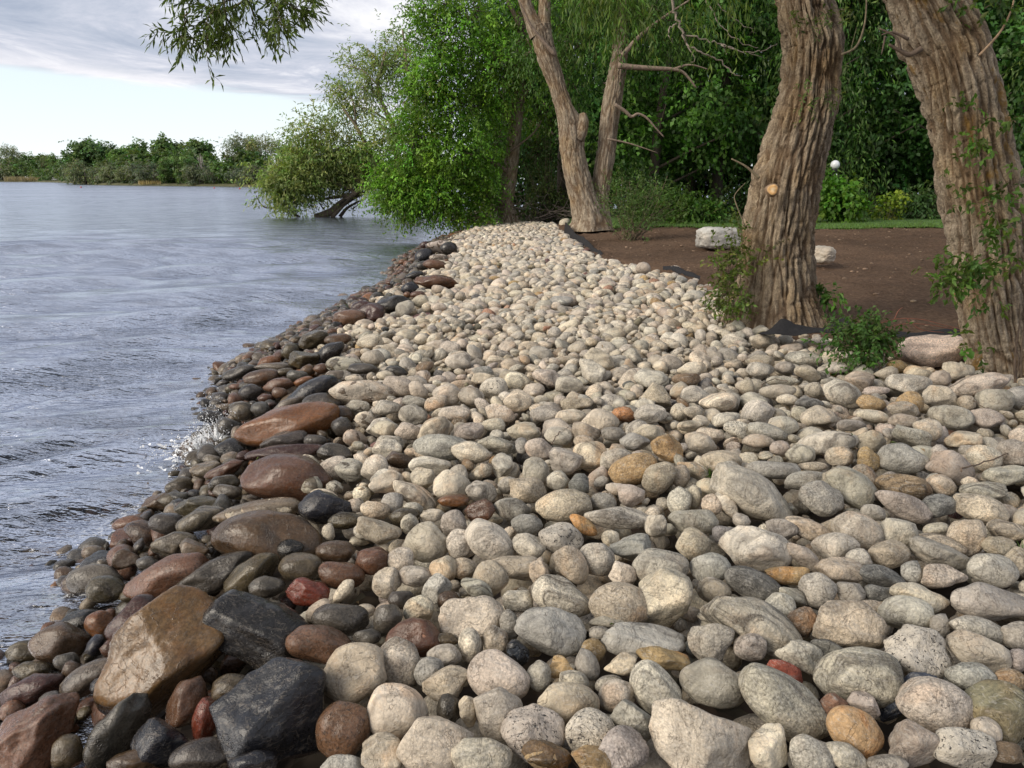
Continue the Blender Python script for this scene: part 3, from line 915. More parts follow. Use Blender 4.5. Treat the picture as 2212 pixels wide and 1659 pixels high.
A 595 895 300 122 -32 cr b|slanting cream stone with a rust stripe down its length|rust-striped stone
A 1008 1005 190 150 15 rb a|rusty brown triangular stone|rusty triangle
A 1210 988 235 135 -8 gr b
A 1530 968 345 205 5 tn r|big smooth grey-tan boulder with a pointed left end|smooth tan dome
A 1655 1090 200 92 -32 gd o|slender yellowish stone leaning on the smooth tan dome
A 1880 1042 430 135 -4 gr b
A 1950 905 190 140 -15 pk a|blush pink angular stone|blush pink stone
A 1870 858 150 78 0 pk w
A 1780 945 165 120 -10 gr r
A 1300 1085 195 130 0 bg r
A 842 1070 162 155 0 mv r
A 420 805 200 145 10 pg a
A 645 790 150 140 -20 cr a
A 690 715 260 118 0 pg w
A 500 680 180 100 -10 br w
A 455 945 132 128 -15 bg r
A 345 992 180 115 -10 tn w
A 220 962 110 85 0 pk r
A 530 1032 190 110 15 ol b
A 588 980 125 75 -15 pg o
A 705 1025 162 78 0 pk w
A 560 1085 112 125 -20 og b
A 240 350 165 98 0 og w
A 280 425 130 98 0 cr w
A 140 390 150 108 -15 br w
A 425 350 170 95 0 pg w
A 2115 1090 140 150 -20 og w
A 1040 745 85 88 0 cr r
A 430 350 100 60 0 dg w
A 620 240 140 95 -30 pk w
A 1035 165 170 70 0 tn a
A 1020 125 140 80 -10 bg w
A 410 145 115 60 0 cr o
A 480 120 150 75 -5 dg b
A 610 185 140 75 -15 gr o
A 730 320 150 90 10 tn a
A 1090 460 145 85 0 cr r
A 1660 560 130 80 0 tn w
A 660 640 140 70 -5 tn o
B 295 318 240 125 3 cr b
B 145 265 190 108 0 pg w|grey stone with one bright yellow lichen spot|yellow-spotted stone
B 830 42 240 92 -5 pg o
B 850 135 165 112 -5 tn a
B 1075 265 265 150 -22 pg b
B 1190 188 190 140 -20 tn a
B 1262 322 178 98 -8 gd w|orange-tan cobble near the leafy shoot|orange-tan cobble
B 1500 320 160 145 -20 oc w
B 1450 362 198 105 -5 tn r
B 1480 205 272 130 -10 pg w
B 1690 168 150 108 -8 pk a
B 1800 125 175 118 -5 cr a
B 2030 78 220 135 -8 pg a
B 1925 212 430 140 10 pk b|very long pinkish stone with folded layers in front of the leaning trunk|long folded stone
B 2025 308 228 150 0 pg r
B 2190 290 130 150 0 bg a
B 1690 290 222 150 -15 cr a
B 1855 320 105 100 0 tn r
B 1750 412 280 145 -12 pg r
B 1980 420 232 128 -8 pk w
B 1605 490 180 145 -15 cr r
B 1510 530 255 115 -25 gr w
B 925 402 228 132 3 cr a
B 700 465 192 122 -12 pg r
B 550 380 190 150 -10 pg w
B 425 488 205 100 -18 sp w|black-streaked stone like charred wood grain|black-streaked stone
B 600 502 252 100 -18 gr w
B 975 568 395 140 5 pg b|long banded grey boulder with fine wavy lines|finely banded boulder
B 182 572 205 128 -15 pk w
B 808 640 180 118 0 og r
B 1055 660 178 135 0 tn r
B 308 690 255 150 -10 tn w
B 362 732 162 95 -5 pg r
B 1232 680 150 160 -15 oc w
B 1250 560 210 140 -10 tn w
B 1452 672 305 195 -5 bg r|large smooth pale blue-grey boulder|smooth pale boulder
B 1755 720 292 185 -30 pk w
B 1960 670 212 162 -10 cr r
B 1830 548 210 105 5 tn a
B 2150 640 185 180 0 pk w
B 1458 845 350 150 -8 br b|brownish oval stone with fine straight grain|fine-grained brown oval
B 1692 835 175 125 -20 tn o
B 2090 778 265 120 5 pg w
B 1940 875 310 110 3 og w
B 510 900 560 270 -28 pg a|broad pale grey faceted boulder, flattest and widest of the bank|faceted grey boulder
B 935 920 282 215 -8 gr a
B 1110 850 340 240 -35 og a
B 640 742 345 108 -4 bg o
B 840 810 260 118 5 gr o
B 1460 970 390 155 -25 mv o|mauve-grey long oval stone with straight stripes|mauve oval
B 1680 968 222 148 5 dg b
B 1945 985 345 170 -18 tn b
B 345 960 195 108 -50 pg b
B 145 915 75 158 3 cr o
B 245 960 120 140 0 tn r
B 135 1070 305 155 0 og r
B 45 935 150 180 0 pg r
B 135 745 225 105 -32 tn w
B 1265 1012 155 110 -25 gr a
B 45 780 120 150 0 tn r
B 560 60 180 90 -10 tn w
B 130 105 180 85 0 cr w
B 90 175 180 80 0 br w
B 60 240 140 110 0 cr w
B 560 110 170 95 0 pg w
B 710 100 130 80 -5 gr b
B 690 185 200 68 -5 pg b
B 1060 100 160 75 0 pg w
B 1350 135 145 85 5 cr w
B 1560 135 180 90 -10 tn w
B 1420 95 140 85 -20 oc a
B 1225 90 125 62 0 cr r
B 1290 245 165 62 5 pk w
B 340 420 180 85 15 pg w
B 110 465 160 70 0 cr b
B 130 375 140 85 -5 cr w
B 1130 460 175 75 0 gr b
B 1270 405 225 80 -8 cr o
B 1460 430 180 85 0 pk a
B 890 240 120 100 0 cr r
B 660 250 220 90 0 cr r
B 720 300 130 72 0 cr r
B 470 215 90 90 0 tn r
B 860 320 175 65 0 dg o
B 540 560 200 90 0 tn o
B 680 605 135 100 -10 pk w
B 880 720 190 60 0 tn o
"""

STONES = []       # dicts: c (centre), B (3x3 axes, rows), s (semi-axes), col, shp, wet, label, mark
right_v = np.array((1.0, 0, 0)); up_v = np.array((0, sp_, cp)); fwd_v = np.array((0, cp, -sp_))
rs = np.random.default_rng(11)
def shore_wet(x, y):
    d = float(shore_d(np.array([x]), np.array([y]))[0])
    return d
rows = []
for line in TRACE.strip().split('\n'):
    parts = line.split('|'); f = parts[0].split()
    ox, oy, sc = TILES[f[0]]; k = 2212 / 2560
    rows.append(((ox + float(f[1]) / sc) * k, (oy + float(f[2]) / sc) * k, float(f[3]) / sc * k, float(f[4]) / sc * k, math.radians(float(f[5])), f[6], f[7],
                 parts[1] if len(parts) > 1 else None, parts[2] if len(parts) > 2 else None))
RD = np.array([ray(r[0], r[1]) for r in rows]); RH = np.array([r[3] for r in rows])
zc = np.full(len(rows), 0.5)
for _ in range(14):
    tt = (zc - H) / RD[:, 2]; PP = np.array((0, 0, H)) + RD * tt[:, None]
    zc = 0.5 * zc + 0.5 * (pile_z(PP[:, 0], PP[:, 1]) - 0.005 + 0.18 * RH / F * tt)
DD = shore_d(PP[:, 0], PP[:, 1])
for (u, v, w, h, ang, col, shp, lab, mark), P, t, dd in zip(rows, PP, tt, DD):
    a, b = w / 2 / F * t * 1.04, h / 2 / F * t * 1.04
    c = min(0.85 * math.sqrt(a * b), max(a, b))
    e1 = right_v * math.cos(ang) + up_v * math.sin(ang); e2 = -right_v * math.sin(ang) + up_v * math.cos(ang)
    dark = col in ('dg', 'bk', 'nv', 'ol', 'br', 'rb', 'mr', 'or', 'rd', 'rg', 'gd')
    if dark: wet = float(np.clip(1.9 - 0.55 * dd, 0.0, 1.0)) if dd < 2.6 else 0.0
    else: wet = float(np.clip(1.45 - 0.75 * dd, 0.0, 1.0))
    STONES.append(dict(c=P.copy(), B=np.array([e1, e2, fwd_v]), s=np.array([a, b, c]), col=col, shp=shp, wet=wet, px=w * h, uvwh=(u, v, w, h, ang), dep=t, label=lab, mark=mark))
# stones that meet are eased apart along the line of sight, the lower one in the picture in front
for _ in range(6):
    for i, A in enumerate(STONES):
        for B_ in STONES[i + 1:]:
            ua, va, wa, ha, _a = A['uvwh']; ub, vb, wb, hb, _b = B_['uvwh']
            if abs(ua - ub) > (wa + wb) * .5 or abs(va - vb) > (ha + hb) * .5: continue
            fr, bk_ = (A, B_) if va + ha * .35 > vb + hb * .35 else (B_, A)
            dist = np.linalg.norm(A['c'] - B_['c']); need = (min(A['s']) + min(B_['s'])) * 1.0
            if dist < need:
                k = (need - dist) * 0.22
                for S_, sg in ((fr, -1), (bk_, 1)):
                    dv = ray(*S_['uvwh'][:2]); dv = dv / np.linalg.norm(dv)
                    S_['c'] = S_['c'] + dv * k * sg

PALE = [('cr', .40), ('pg', .24), ('tn', .10), ('pk', .10), ('gr', .05), ('bg', .018), ('og', .03), ('sp', .03), ('oc', .006), ('gd', .006), ('dg', .004), ('mv', .012)]
DARK = [('dg', .22), ('ol', .14), ('br', .16), ('rb', .12), ('mr', .08), ('bk', .06), ('gr', .10), ('rg', .05), ('or', .03), ('tn', .04)]
def pick(L):
    k = rs.random() * sum(p for _, p in L)
    for n, p in L:
        k -= p
        if k <= 0: return n
    return L[0][0]
def quad(B, s):
    return (B.T / s ** 2) @ B           # x^T M x = 1
TR_UV = np.array([S_['uvwh'] for S_ in STONES]); TR_DEP = np.array([S_['dep'] for S_ in STONES])
class Field:
    def __init__(s, x0, x1, y0, y1, st):
        s.x0, s.y0, s.st = x0, y0, st
        s.X, s.Y = np.meshgrid(np.arange(x0, x1, st), np.arange(y0, y1, st), indexing='ij')
        s.top = pile_z(s.X, s.Y); s.sd = soil_d(s.X, s.Y); s.sh = shore_d(s.X, s.Y)
        s.Hh = s.top - 0.25
        s.Hh[s.sd > 0.12] = 50.0
    def local(s, c, M):
        Mi = np.linalg.inv(M); rx, ry = math.sqrt(Mi[0, 0]), math.sqrt(Mi[1, 1])
        i0, i1 = int((c[0] - rx - s.x0) / s.st) + 1, int((c[0] + rx - s.x0) / s.st) + 1
        j0, j1 = int((c[1] - ry - s.y0) / s.st) + 1, int((c[1] + ry - s.y0) / s.st) + 1
        if i0 < 0 or j0 < 0 or i1 >= s.X.shape[0] or j1 >= s.X.shape[1] or i1 <= i0 or j1 <= j0: return None
        dx = s.X[i0:i1, j0:j1] - c[0]; dy = s.Y[i0:i1, j0:j1] - c[1]
        b = M[0, 2] * dx + M[1, 2] * dy; q = M[0, 0] * dx * dx + 2 * M[0, 1] * dx * dy + M[1, 1] * dy * dy - 1
        disc = b * b - M[2, 2] * q
        ok = disc > 0; r = np.sqrt(np.maximum(disc, 0))
        return (slice(i0, i1), slice(j0, j1)), ok, (-b - r) / M[2, 2], (-b + r) / M[2, 2]
    def stamp(s, c, M):
        L = s.local(c, M)
        if L is None: return
        sl, ok, lo, hi = L; v = s.Hh[sl]; v[ok] = np.maximum(v[ok], c[2] + hi[ok])
def random_axes(tilt):
    x, y = rs.normal() * tilt, rs.normal() * tilt; k = 1 / math.sqrt(x * x + y * y + 1); x *= k; y *= k; z = k
    a = rs.random() * 6.283; cx_, cy_ = math.cos(a), math.sin(a); d = cx_ * x + cy_ * y
    ex, ey, ez = cx_ - x * d, cy_ - y * d, -z * d; k = 1 / math.sqrt(ex * ex + ey * ey + ez * ez); ex *= k; ey *= k; ez *= k
    return np.array([(ex, ey, ez), (y * ez - z * ey, z * ex - x * ez, x * ey - y * ex), (x, y, z)])
FILL = []
def deposit(fd, tries, rlo, rhi, protect, over=0.02, under=0.9, yr=None):
    """drop stones on what already lies there and keep those that find a hollow"""
    nx, ny = fd.X.shape
    II, JJ = rs.integers(3, nx - 3, tries), rs.integers(3, ny - 3, tries)
    ok0 = (fd.Hh[II, JJ] < fd.top[II, JJ] - 0.015) & (fd.sh[II, JJ] > -1.3)
    for i, j in zip(II[ok0], JJ[ok0]):
        y = fd.Y[i, j]; x = fd.X[i, j]
        if yr is not None and not (yr[0] < y < yr[1]): continue
        h0 = fd.Hh[i, j]; tp = fd.top[i, j]
        if h0 > tp - 0.015: continue
        r = rlo + (rhi - rlo) * rs.random() ** 1.6
        s = r * np.array([1.05 + 0.35 * rs.random(), 0.85 + 0.2 * rs.random(), 0.56 + 0.36 * rs.random()])
        B = random_axes(0.5); M = quad(B, s)
        c = np.array((x + (rs.random() - .5) * fd.st, y + (rs.random() - .5) * fd.st, 0.0))
        L = fd.local(c, M)
        if L is None: continue
        sl, ok, lo, hi = L
        if not ok.any(): continue
        gap = fd.Hh[sl] - lo
        g_ = np.sort(gap[ok]); zc = float(g_[int(len(g_) * .96)] if len(g_) > 24 else g_[-1]) - 0.10 * s[2]
        tz = math.sqrt(np.linalg.inv(M)[2, 2])
        if zc + tz > tp + over + 0.42 * tz or zc > 20: continue
        c[2] = zc
        if protect:
            u, v, dep = project(c + np.array((0, 0, tz * .6)))
            if dep > 0.3:
                du, dv = u - TR_UV[:, 0], v - TR_UV[:, 1]
                ca, sa = np.cos(TR_UV[:, 4]), np.sin(TR_UV[:, 4])
                p = (du * ca - dv * sa) / (TR_UV[:, 2] * .5); q = (du * sa + dv * ca) / (TR_UV[:, 3] * .5)
                if ((p * p + q * q < 0.92) & (dep < TR_DEP + 0.25 * s[0])).any(): continue
        fd.stamp(c, M)
        sd = fd.sh[i, j] + 0.35 * (rs.random() - .5)
        dk = sd < 1.25
        col = pick(DARK) if (dk and rs.random() < 0.88) or rs.random() < 0.03 else pick(PALE)
        wet = float(np.clip(1.75 - 0.75 * sd, 0, 1)) if dk else float(np.clip(1.35 - 0.70 * sd, 0, 0.6))
        FILL.append(dict(c=c, B=B, s=s, col=col, shp=('r', 'o', 'w', 'a', 'r', 'f', 'b', 'w')[rs.integers(8)], wet=wet, label=None, mark=None))
near = Field(-4.3, 6.6, 0.9, 9.3, 0.0125)
far = Field(-5.2, 9.5, 8.7, 33.5, 0.025)
deposit(near, 12000, 0.05, 0.09, False, over=-0.10)
for S_ in STONES:
    M = quad(S_['B'], S_['s'])
    (near if S_['c'][1] < 9.0 else far).stamp(S_['c'], M)
    if 8.4 < S_['c'][1] < 9.6: (far if S_['c'][1] < 9.0 else near).stamp(S_['c'], M)
deposit(near, 9000, 0.065, 0.115, True)
deposit(near, 16000, 0.038, 0.065, True)
deposit(near, 34000, 0.022, 0.040, True, over=-0.02)
deposit(far, 14000, 0.09, 0.17, True)
deposit(far, 36000, 0.075, 0.115, True)
deposit(far, 36000, 0.055, 0.08, True)
deposit(far, 9000, 0.038, 0.055, True, over=-0.03, yr=(8, 14))

def stone_shape(level, shp, rng, rough=0.0):
    V, Fc = ICO[level]
    _, npl, dmin, k = SHAPE[shp]
    nn = rng.normal(size=(npl + 2, 3)); nn /= np.linalg.norm(nn, axis=1)[:, None]
    dd = dmin + (0.98 - dmin) * rng.random(npl + 2)
    q = np.maximum(V @ nn.T, 0) / dd
    r = (1 + (q ** k).sum(1)) ** (-1 / k)
    off = rng.random(3) * 50
    r = r * (1 + (0.34 if shp in 'awf' else 0.24) * (fbm(V * 1.25 + off, 2, 3) - 0.5))
    if rough: r = r * (1 + rough * (fbm(V * 4.5 + off, 3, 7) - 0.5))
    P = V * r[:, None]
    lo, hi = P.min(0), P.max(0)
    return (P - (lo + hi) / 2) / ((hi - lo) / 2), Fc
LIB = {}
def stone_arrays(S_, level, rng, rough=0.0, lib=False):
    if lib:
        k = (level, S_['shp'], int(rng.integers(7)))
        if k not in LIB: LIB[k] = stone_shape(level, S_['shp'], rng, rough)
        U, Fc = LIB[k]
    else: U, Fc = stone_shape(level, S_['shp'], rng, rough)
    P = (U * S_['s']) @ S_['B']
    n = len(P); base, word, band, speck, stain = COL[S_['col']]
    band = min(1, band * 1.5 + .15)
    if S_['shp'] == 'b': band = 1.15
    t = np.array(base) * np.array((1.03, 1.0, 0.96)) * (1.02 if S_['mark'] else 0.80 + 0.36 * rng.random()) * (1 + 0.07 * (rng.random(3) - .5))
    if S_['col'] in ('cr', 'pg', 'gr', 'bg', 'og', 'tn', 'pk', 'mv', 'sp'):       # the pale stones are all of one family
        lum = t @ np.array((.25, .65, .10)); t = 0.52 * t + 0.48 * np.array((1.13, 1.0, .80)) * lum; t = t * 1.06 * (lum / .42) ** -.22
    size = (S_['s'].prod()) ** (1 / 3)
    k = 1.0 if size > .05 else .05 / size * .8
    lp = U * S_['s'] * k * (1.0 if size < 0.12 else 0.12 / size * 1.15 if size < .3 else .5) + rng.random(3) * 20
    at = {'tint': np.tile(np.append(t, 1), (n, 1)), 'pat': np.tile([band * (.6 + .6 * rng.random()), speck, stain * (.3 + 1.0 * rng.random())], (n, 1)),
          'lp': lp, 'wet': np.full(n, S_['wet']), 'grain': np.full(n, .25 + .75 * rng.random())}
    return P, Fc, at

rng = np.random.default_rng(5)
order = sorted(range(len(STONES)), key=lambda i: -STONES[i]['px'])
singles, rest = order[:300], order[300:]
marks = [(S_['uvwh'][0], S_['uvwh'][1], S_['mark'], k) for k, S_ in enumerate(STONES) if S_['mark']]
labels = {}
def rel(u, v, m):
    dx, dy = u - m[0], v - m[1]
    if abs(dx) > 1.3 * abs(dy): return 'right of' if dx > 0 else 'left of'
    return 'in front of' if dy > 0 else 'behind'
for rank, i in enumerate(singles):
    S_ = STONES[i]
    if S_['label']: labels[i] = S_['label']; continue
    u, v = S_['uvwh'][:2]; w = S_['uvwh'][2]
    ms = sorted((m for m in marks if m[3] != i), key=lambda m: math.hypot(u - m[0], (v - m[1]) * 1.3))
    word, sh = COL[S_['col']][1], SHAPE[S_['shp']][0]
    size = 'large' if w > 165 else 'small' if w < 72 else 'medium'
    if S_['wet'] > 0.8: word = 'wet ' + word
    elif 0.25 < S_['wet'] <= 0.8: word = 'spray-spotted ' + word
    used = set(labels.values())
    cands = [f"{size} {word} {sh} stone {rel(u, v, m)} the {m[2]}" for m in ms[:2]]
    cands += [f"{size} {word} {sh} stone {rel(u, v, ms[0])} the {ms[0][2]}, towards the {m[2]}" for m in ms[1:5]]
    cands += [f"{word} {sh} stone between the {ms[0][2]} and the {m[2]}" for m in ms[1:8]]
    cands = [c for c in cands if c not in used and len(c.split()) <= 16] or [f"{size} {word} {sh} stone number of the bank"]
    labels[i] = cands[0]
for i in singles:
    S_ = STONES[i]
    lv = 4 if S_['px'] > 20000 else 3 if S_['px'] > 1500 else 2
    P, Fc, at = stone_arrays(S_, lv, rng, 0.10 if S_['shp'] in 'awf' else 0.05)
    wetish = S_['wet'] > 0.75
    nm = 'boulder' if S_['px'] > 15000 else 'stone'
    o = put(nm, make_mesh(nm, P, None, Fc, at), MAT_STONE, None, tuple(S_['c']))
    tag(o, labels[i], nm, 'dark wet stones along the waterline' if wetish else 'pale cobbles of the stone bank')

def joined(name, L, lvf):
    Vs, Ts, A, n = [], [], {'tint': [], 'pat': [], 'lp': [], 'wet': [], 'grain': []}, 0
    for S_ in L:
        P, Fc, at = stone_arrays(S_, lvf(S_), rng, 0.0, True)
        Vs.append(P + S_['c']); Ts.append(Fc + n); n += len(P)
        for k in A: A[k].append(at[k])
    o = put(name, make_mesh(name, np.vstack(Vs), None, np.vstack(Ts), {k: np.concatenate(v) for k, v in A.items()}), MAT_STONE)
    tag(o, 'smaller cobbles filling the bank between the big stones and out to its far end', 'cobbles', None, 'stuff')
def level_of(S_):
    u, v, dep = project(S_['c'])
    if dep < 0.2 or u < -500 or u > 2700 or v > 2300: return 0
    px = S_['s'][0] * 2 / dep * F / 2.16
    return 2 if px > 26 else 1 if px > 7.2 else 0
# leave out what lies buried under others
def visible(L):
    keep = []
    for S_ in L:
        g = near if S_['c'][1] < 9.0 else far
        L = g.local(S_['c'], quad(S_['B'], S_['s']))
        if L is None: continue
        sl, ok, lo, hi = L
        if (hi + S_['c'][2] > g.Hh[sl] - 0.004)[ok].mean() > 0.20: keep.append(S_)
    return keep
FILLV = visible(FILL)
joined('cobble_fill', [STONES[i] for i in rest] + FILLV, level_of)
print('STONES', len(STONES), 'FILL', len(FILL), len(FILLV), 'by lvl', [sum(level_of(s) == k for s in FILLV) for k in (1, 2)])
# ------------------------------------------------------------------ trees near the camera
def smooth_path(P, n):
    P = np.asarray(P, float); m = len(P)
    t = np.linspace(0, m - 1, n); i = np.clip(t.astype(int), 0, m - 2); f = (t - i)[:, None]
    p0, p1, p2, p3 = P[np.maximum(i - 1, 0)], P[i], P[i + 1], P[np.minimum(i + 2, m - 1)]
    return 0.5 * ((2 * p1) + (p2 - p0) * f + (2 * p0 - 5 * p1 + 4 * p2 - p3) * f ** 2 + (3 * p1 - p0 - 3 * p2 + p3) * f ** 3)
def outline_path(rows, y, dy=0.0):
    """trunk outline read off the photograph, (v, left, right), standing in the plane at distance y"""
    out = []
    for k, (v, l, r) in enumerate(rows):
        P, t = at_plane_y((l + r) / 2, v, y + dy * k)
        out.append((*P, (r - l) / 2 / F * t * 0.97 * math.cos(math.atan2(P[0], P[1]))))
    return np.array(out)
def plates(Q, seed):
    """distance to the nearest crack between bark plates"""
    i0 = np.floor(Q).astype(np.int64); f1 = np.full(Q.shape[:-1], 9.0); f2 = f1.copy()
    for a in (-1, 0, 1):
        for b in (-1, 0, 1):
            for c in (-1, 0, 1):
                I = i0 + np.array((a, b, c)); x, y, z = I[..., 0], I[..., 1], I[..., 2]
                P = I + np.stack([h3(x, y, z, seed), h3(x, y, z, seed + 11), h3(x, y, z, seed + 23)], -1)
                d = np.sqrt(((P - Q) ** 2).sum(-1)); m = d < f1
                f2 = np.where(m, f1, np.minimum(f2, d)); f1 = np.where(m, d, f1)
    return f2 - f1
def bark_tube(PR, nr, ns, seed, fw=0.055, fl=0.36, amp=0.030, lobes=0.07, twist=0.0, knobs=(), flare=0.0):
    S = smooth_path(PR, nr); P, R = S[:, :3], S[:, 3]
    D = np.gradient(P, axis=0); ds = np.linalg.norm(D, axis=1); D /= ds[:, None]; s = np.cumsum(ds)
    s -= s[0]
    A = np.cross(D, (0, 1.0, 0)); A /= np.linalg.norm(A, axis=1)[:, None]; B = np.cross(D, A)
    th = np.arange(ns) / ns * 2 * math.pi
    TH, SS = np.meshgrid(th, s)
    Rm = R.mean(); tw = TH + twist * SS
    C = np.stack([np.cos(tw) * Rm, np.sin(tw) * Rm, SS], -1)
    Cw = C + 0.5 * fw * 2.6 * (np.stack([vnoise(C * (1.6, 1.6, 1.5) + 9, seed), vnoise(C * (1.6, 1.6, 1.5) + 31, seed), C[..., 0] * 0], -1) - 0.5) * 2
    n1 = vnoise(Cw / (fw * 2, fw * 2, fl * 1.5), seed + 1)
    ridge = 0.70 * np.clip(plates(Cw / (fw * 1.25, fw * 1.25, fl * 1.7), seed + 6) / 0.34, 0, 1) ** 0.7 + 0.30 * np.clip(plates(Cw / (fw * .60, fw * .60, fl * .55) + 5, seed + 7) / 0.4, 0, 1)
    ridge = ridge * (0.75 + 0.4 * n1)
    n2 = vnoise(Cw / (fw * .42, fw * .42, fl * .30) + 3, seed + 2)
    fine = np.clip(np.abs(2 * n2 - 1) * 2.5, 0, 1)
    crossc = np.clip(np.abs(2 * vnoise(Cw / (fw * 1.6, fw * 1.6, fl * .22) + 5, seed + 4) - 1) * 5, 0, 1)
    lob = fbm(C * (1.7, 1.7, 0.5) / max(Rm, .2) * 0.45 + 40, 3, seed + 3) - 0.5
    rad = R[:, None] * (1 + lobes * 2.4 * lob) + amp * (ridge - 0.75) + amp * 0.30 * (fine - 0.6) + amp * 0.22 * (crossc - 0.9)
    if flare:
        buttress = 0.5 + 0.5 * np.sin(TH * 5 + 2 * vnoise(C * .4, seed))
        rad += flare * np.exp(-SS / 0.28) * (0.35 + 0.65 * buttress)
    for (ks, kt, kr, kh) in knobs:
        dth = (TH - kt + math.pi) % (2 * math.pi) - math.pi
        rad += kh * np.exp(-((SS - ks) ** 2 + (dth * R[:, None]) ** 2) / kr ** 2)
    V = P[:, None] + rad[..., None] * (np.cos(TH)[..., None] * A[:, None] + np.sin(TH)[..., None] * B[:, None])
    i = np.arange(nr - 1)[:, None] * ns; j = np.arange(ns)[None]; k = (j + 1) % ns
    Q = np.stack([i + j, i + k, i + ns + k, i + ns + j], -1).reshape(-1, 4)
    n = nr * ns
    V = np.vstack([V.reshape(-1, 3), P[-1:] + D[-1:] * R[-1] * .3]); bc = np.vstack([np.dstack([C, ridge]).reshape(-1, 4), np.append(C[-1, 0], .5)[None]])
    T = [((nr - 1) * ns + a, (nr - 1) * ns + (a + 1) % ns, n) for a in range(ns)]
    return V, Q, T, bc
def bark_obj(name, mat, parent, loc, *tubes):
    Vs, Qs, Ts, Bs, n = [], [], [], [], 0
    for V, Q, T, bc in tubes:
        Vs.append(V - np.array(loc)); Qs.append(Q + n); Ts.append(np.asarray(T) + n); Bs.append(bc); n += len(V)
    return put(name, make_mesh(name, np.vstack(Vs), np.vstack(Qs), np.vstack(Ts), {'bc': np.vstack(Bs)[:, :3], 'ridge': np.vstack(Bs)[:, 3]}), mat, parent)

def strands(mb, rng, blobs, per=5, m=6, slen=0.5, L=0.11, W=0.05, tint=(0.06, 0.13, 0.025), var=0.35, droop=0.6, hollow=0.45, spread=0.35, twigs=None, fine=False, twig_r=0.006, loc=(0, 0, 0)):
    """leafy strands spread through ellipsoid blobs (cx, cy, cz, rx, ry, rz, n clumps)"""
    loc = np.array(loc)
    for (cx, cy, cz, rx, ry, rz, nc) in blobs:
        c = np.array((cx, cy, cz)); rr = np.array((rx, ry, rz))
        d = rng.normal(size=(nc, 3)); d /= np.linalg.norm(d, axis=1)[:, None]
        rad = (hollow + (1 - hollow) * rng.random(nc)) * (0.74 + 0.5 * rng.random(nc) ** 2)
        C = c + d * rr * rad[:, None]
        ctint = np.clip(1 + var * rng.normal(size=(nc, 1)) * .55, .45, 1.9) * np.array(tint) * (1 + 0.10 * rng.normal(size=(nc, 3)))
        if twigs is not None:
            for q in range(0, nc, 2):
                a = c + (C[q] - c) * 0.25; b = C[q]; mid = (a + b) / 2 + rng.normal(size=3) * 0.12 * np.linalg.norm(b - a)
                mb_t = twigs; mb_t.tube(np.array([a, mid, b]) - loc, [twig_r * 3, twig_r * 2, twig_r], 3, np.array((0.13, 0.095, 0.065)), False)
        n = nc * per
        C0 = np.repeat(C, per, 0) + rng.normal(size=(n, 3)) * spread * slen
        out = np.repeat(d, per, 0) * 0.8 + rng.normal(size=(n, 3)) * 0.55; out[:, 2] += 0.15 - droop * 0.4
        out /= np.linalg.norm(out, axis=1)[:, None]
        sl = slen * (0.6 + 0.8 * rng.random(n))
        t = (np.arange(m) + 0.5)[None, :, None] / m
        Pm = C0[:, None] + out[:, None] * sl[:, None, None] * t - np.array((0, 0, 1.0)) * droop * sl[:, None, None] * t ** 2
        if twigs is not None and fine:
            for q in range(n):
                pp = np.vstack([C0[q], Pm[q]]); twigs.tube(pp - loc, np.linspace(twig_r, twig_r * .4, len(pp)), 3, np.array((0.14, 0.12, 0.05)), False)
        tang = out[:, None] - np.array((0, 0, 2.0)) * droop * t; tang /= np.linalg.norm(tang, axis=2)[..., None]
        N_ = n * m
        ld = (tang.reshape(-1, 3) * 0.7 + rng.normal(size=(N_, 3)) * 0.55)
        ld[:, 2] -= 0.25 + droop * .5
        tt = np.repeat(np.repeat(ctint, per, 0), m, 0) * (1 + 0.22 * rng.normal(size=(N_, 1))).clip(.5, 1.7)
        up = np.repeat(np.repeat(d, per, 0), m, 0) * 0.7 + np.array((0, 0, 0.7))
        mb.leaves(Pm.reshape(-1, 3) - loc, ld, L * (0.7 + 0.5 * rng.random(N_)), W * (0.75 + 0.4 * rng.random(N_)), np.clip(tt, 0.004, 0.6), rng, fine=fine, up=up)
def dblob(u, v, ru, rv, y, n, depth=None):
    P, t = at_plane_y(u, v, y); k = t / F
    return (P[0], P[1], P[2], ru * k, depth if depth else (ru + rv) / 2 * k, rv * k, n)
def dpath(pts, y, r0, r1, ys=None):
    Q = [at_plane_y(u, v, y if ys is None else yy)[0] for (u, v), yy in zip(pts, ys if ys is not None else pts)]
    return smooth_path(np.array(Q), len(Q) * 4), np.linspace(r0, r1, len(Q) * 4)
BROWN = np.array((0.16, 0.115, 0.08))
class Limbs:
    """each bough its own part of the tree"""
    def __init__(s, name, parent): s.name, s.parent = name, parent
    def tube(s, P, R, sides, tint):
        m = MB(); m.tube(P, R, sides, tint); m.build(s.name, MAT_TWIG, s.parent)

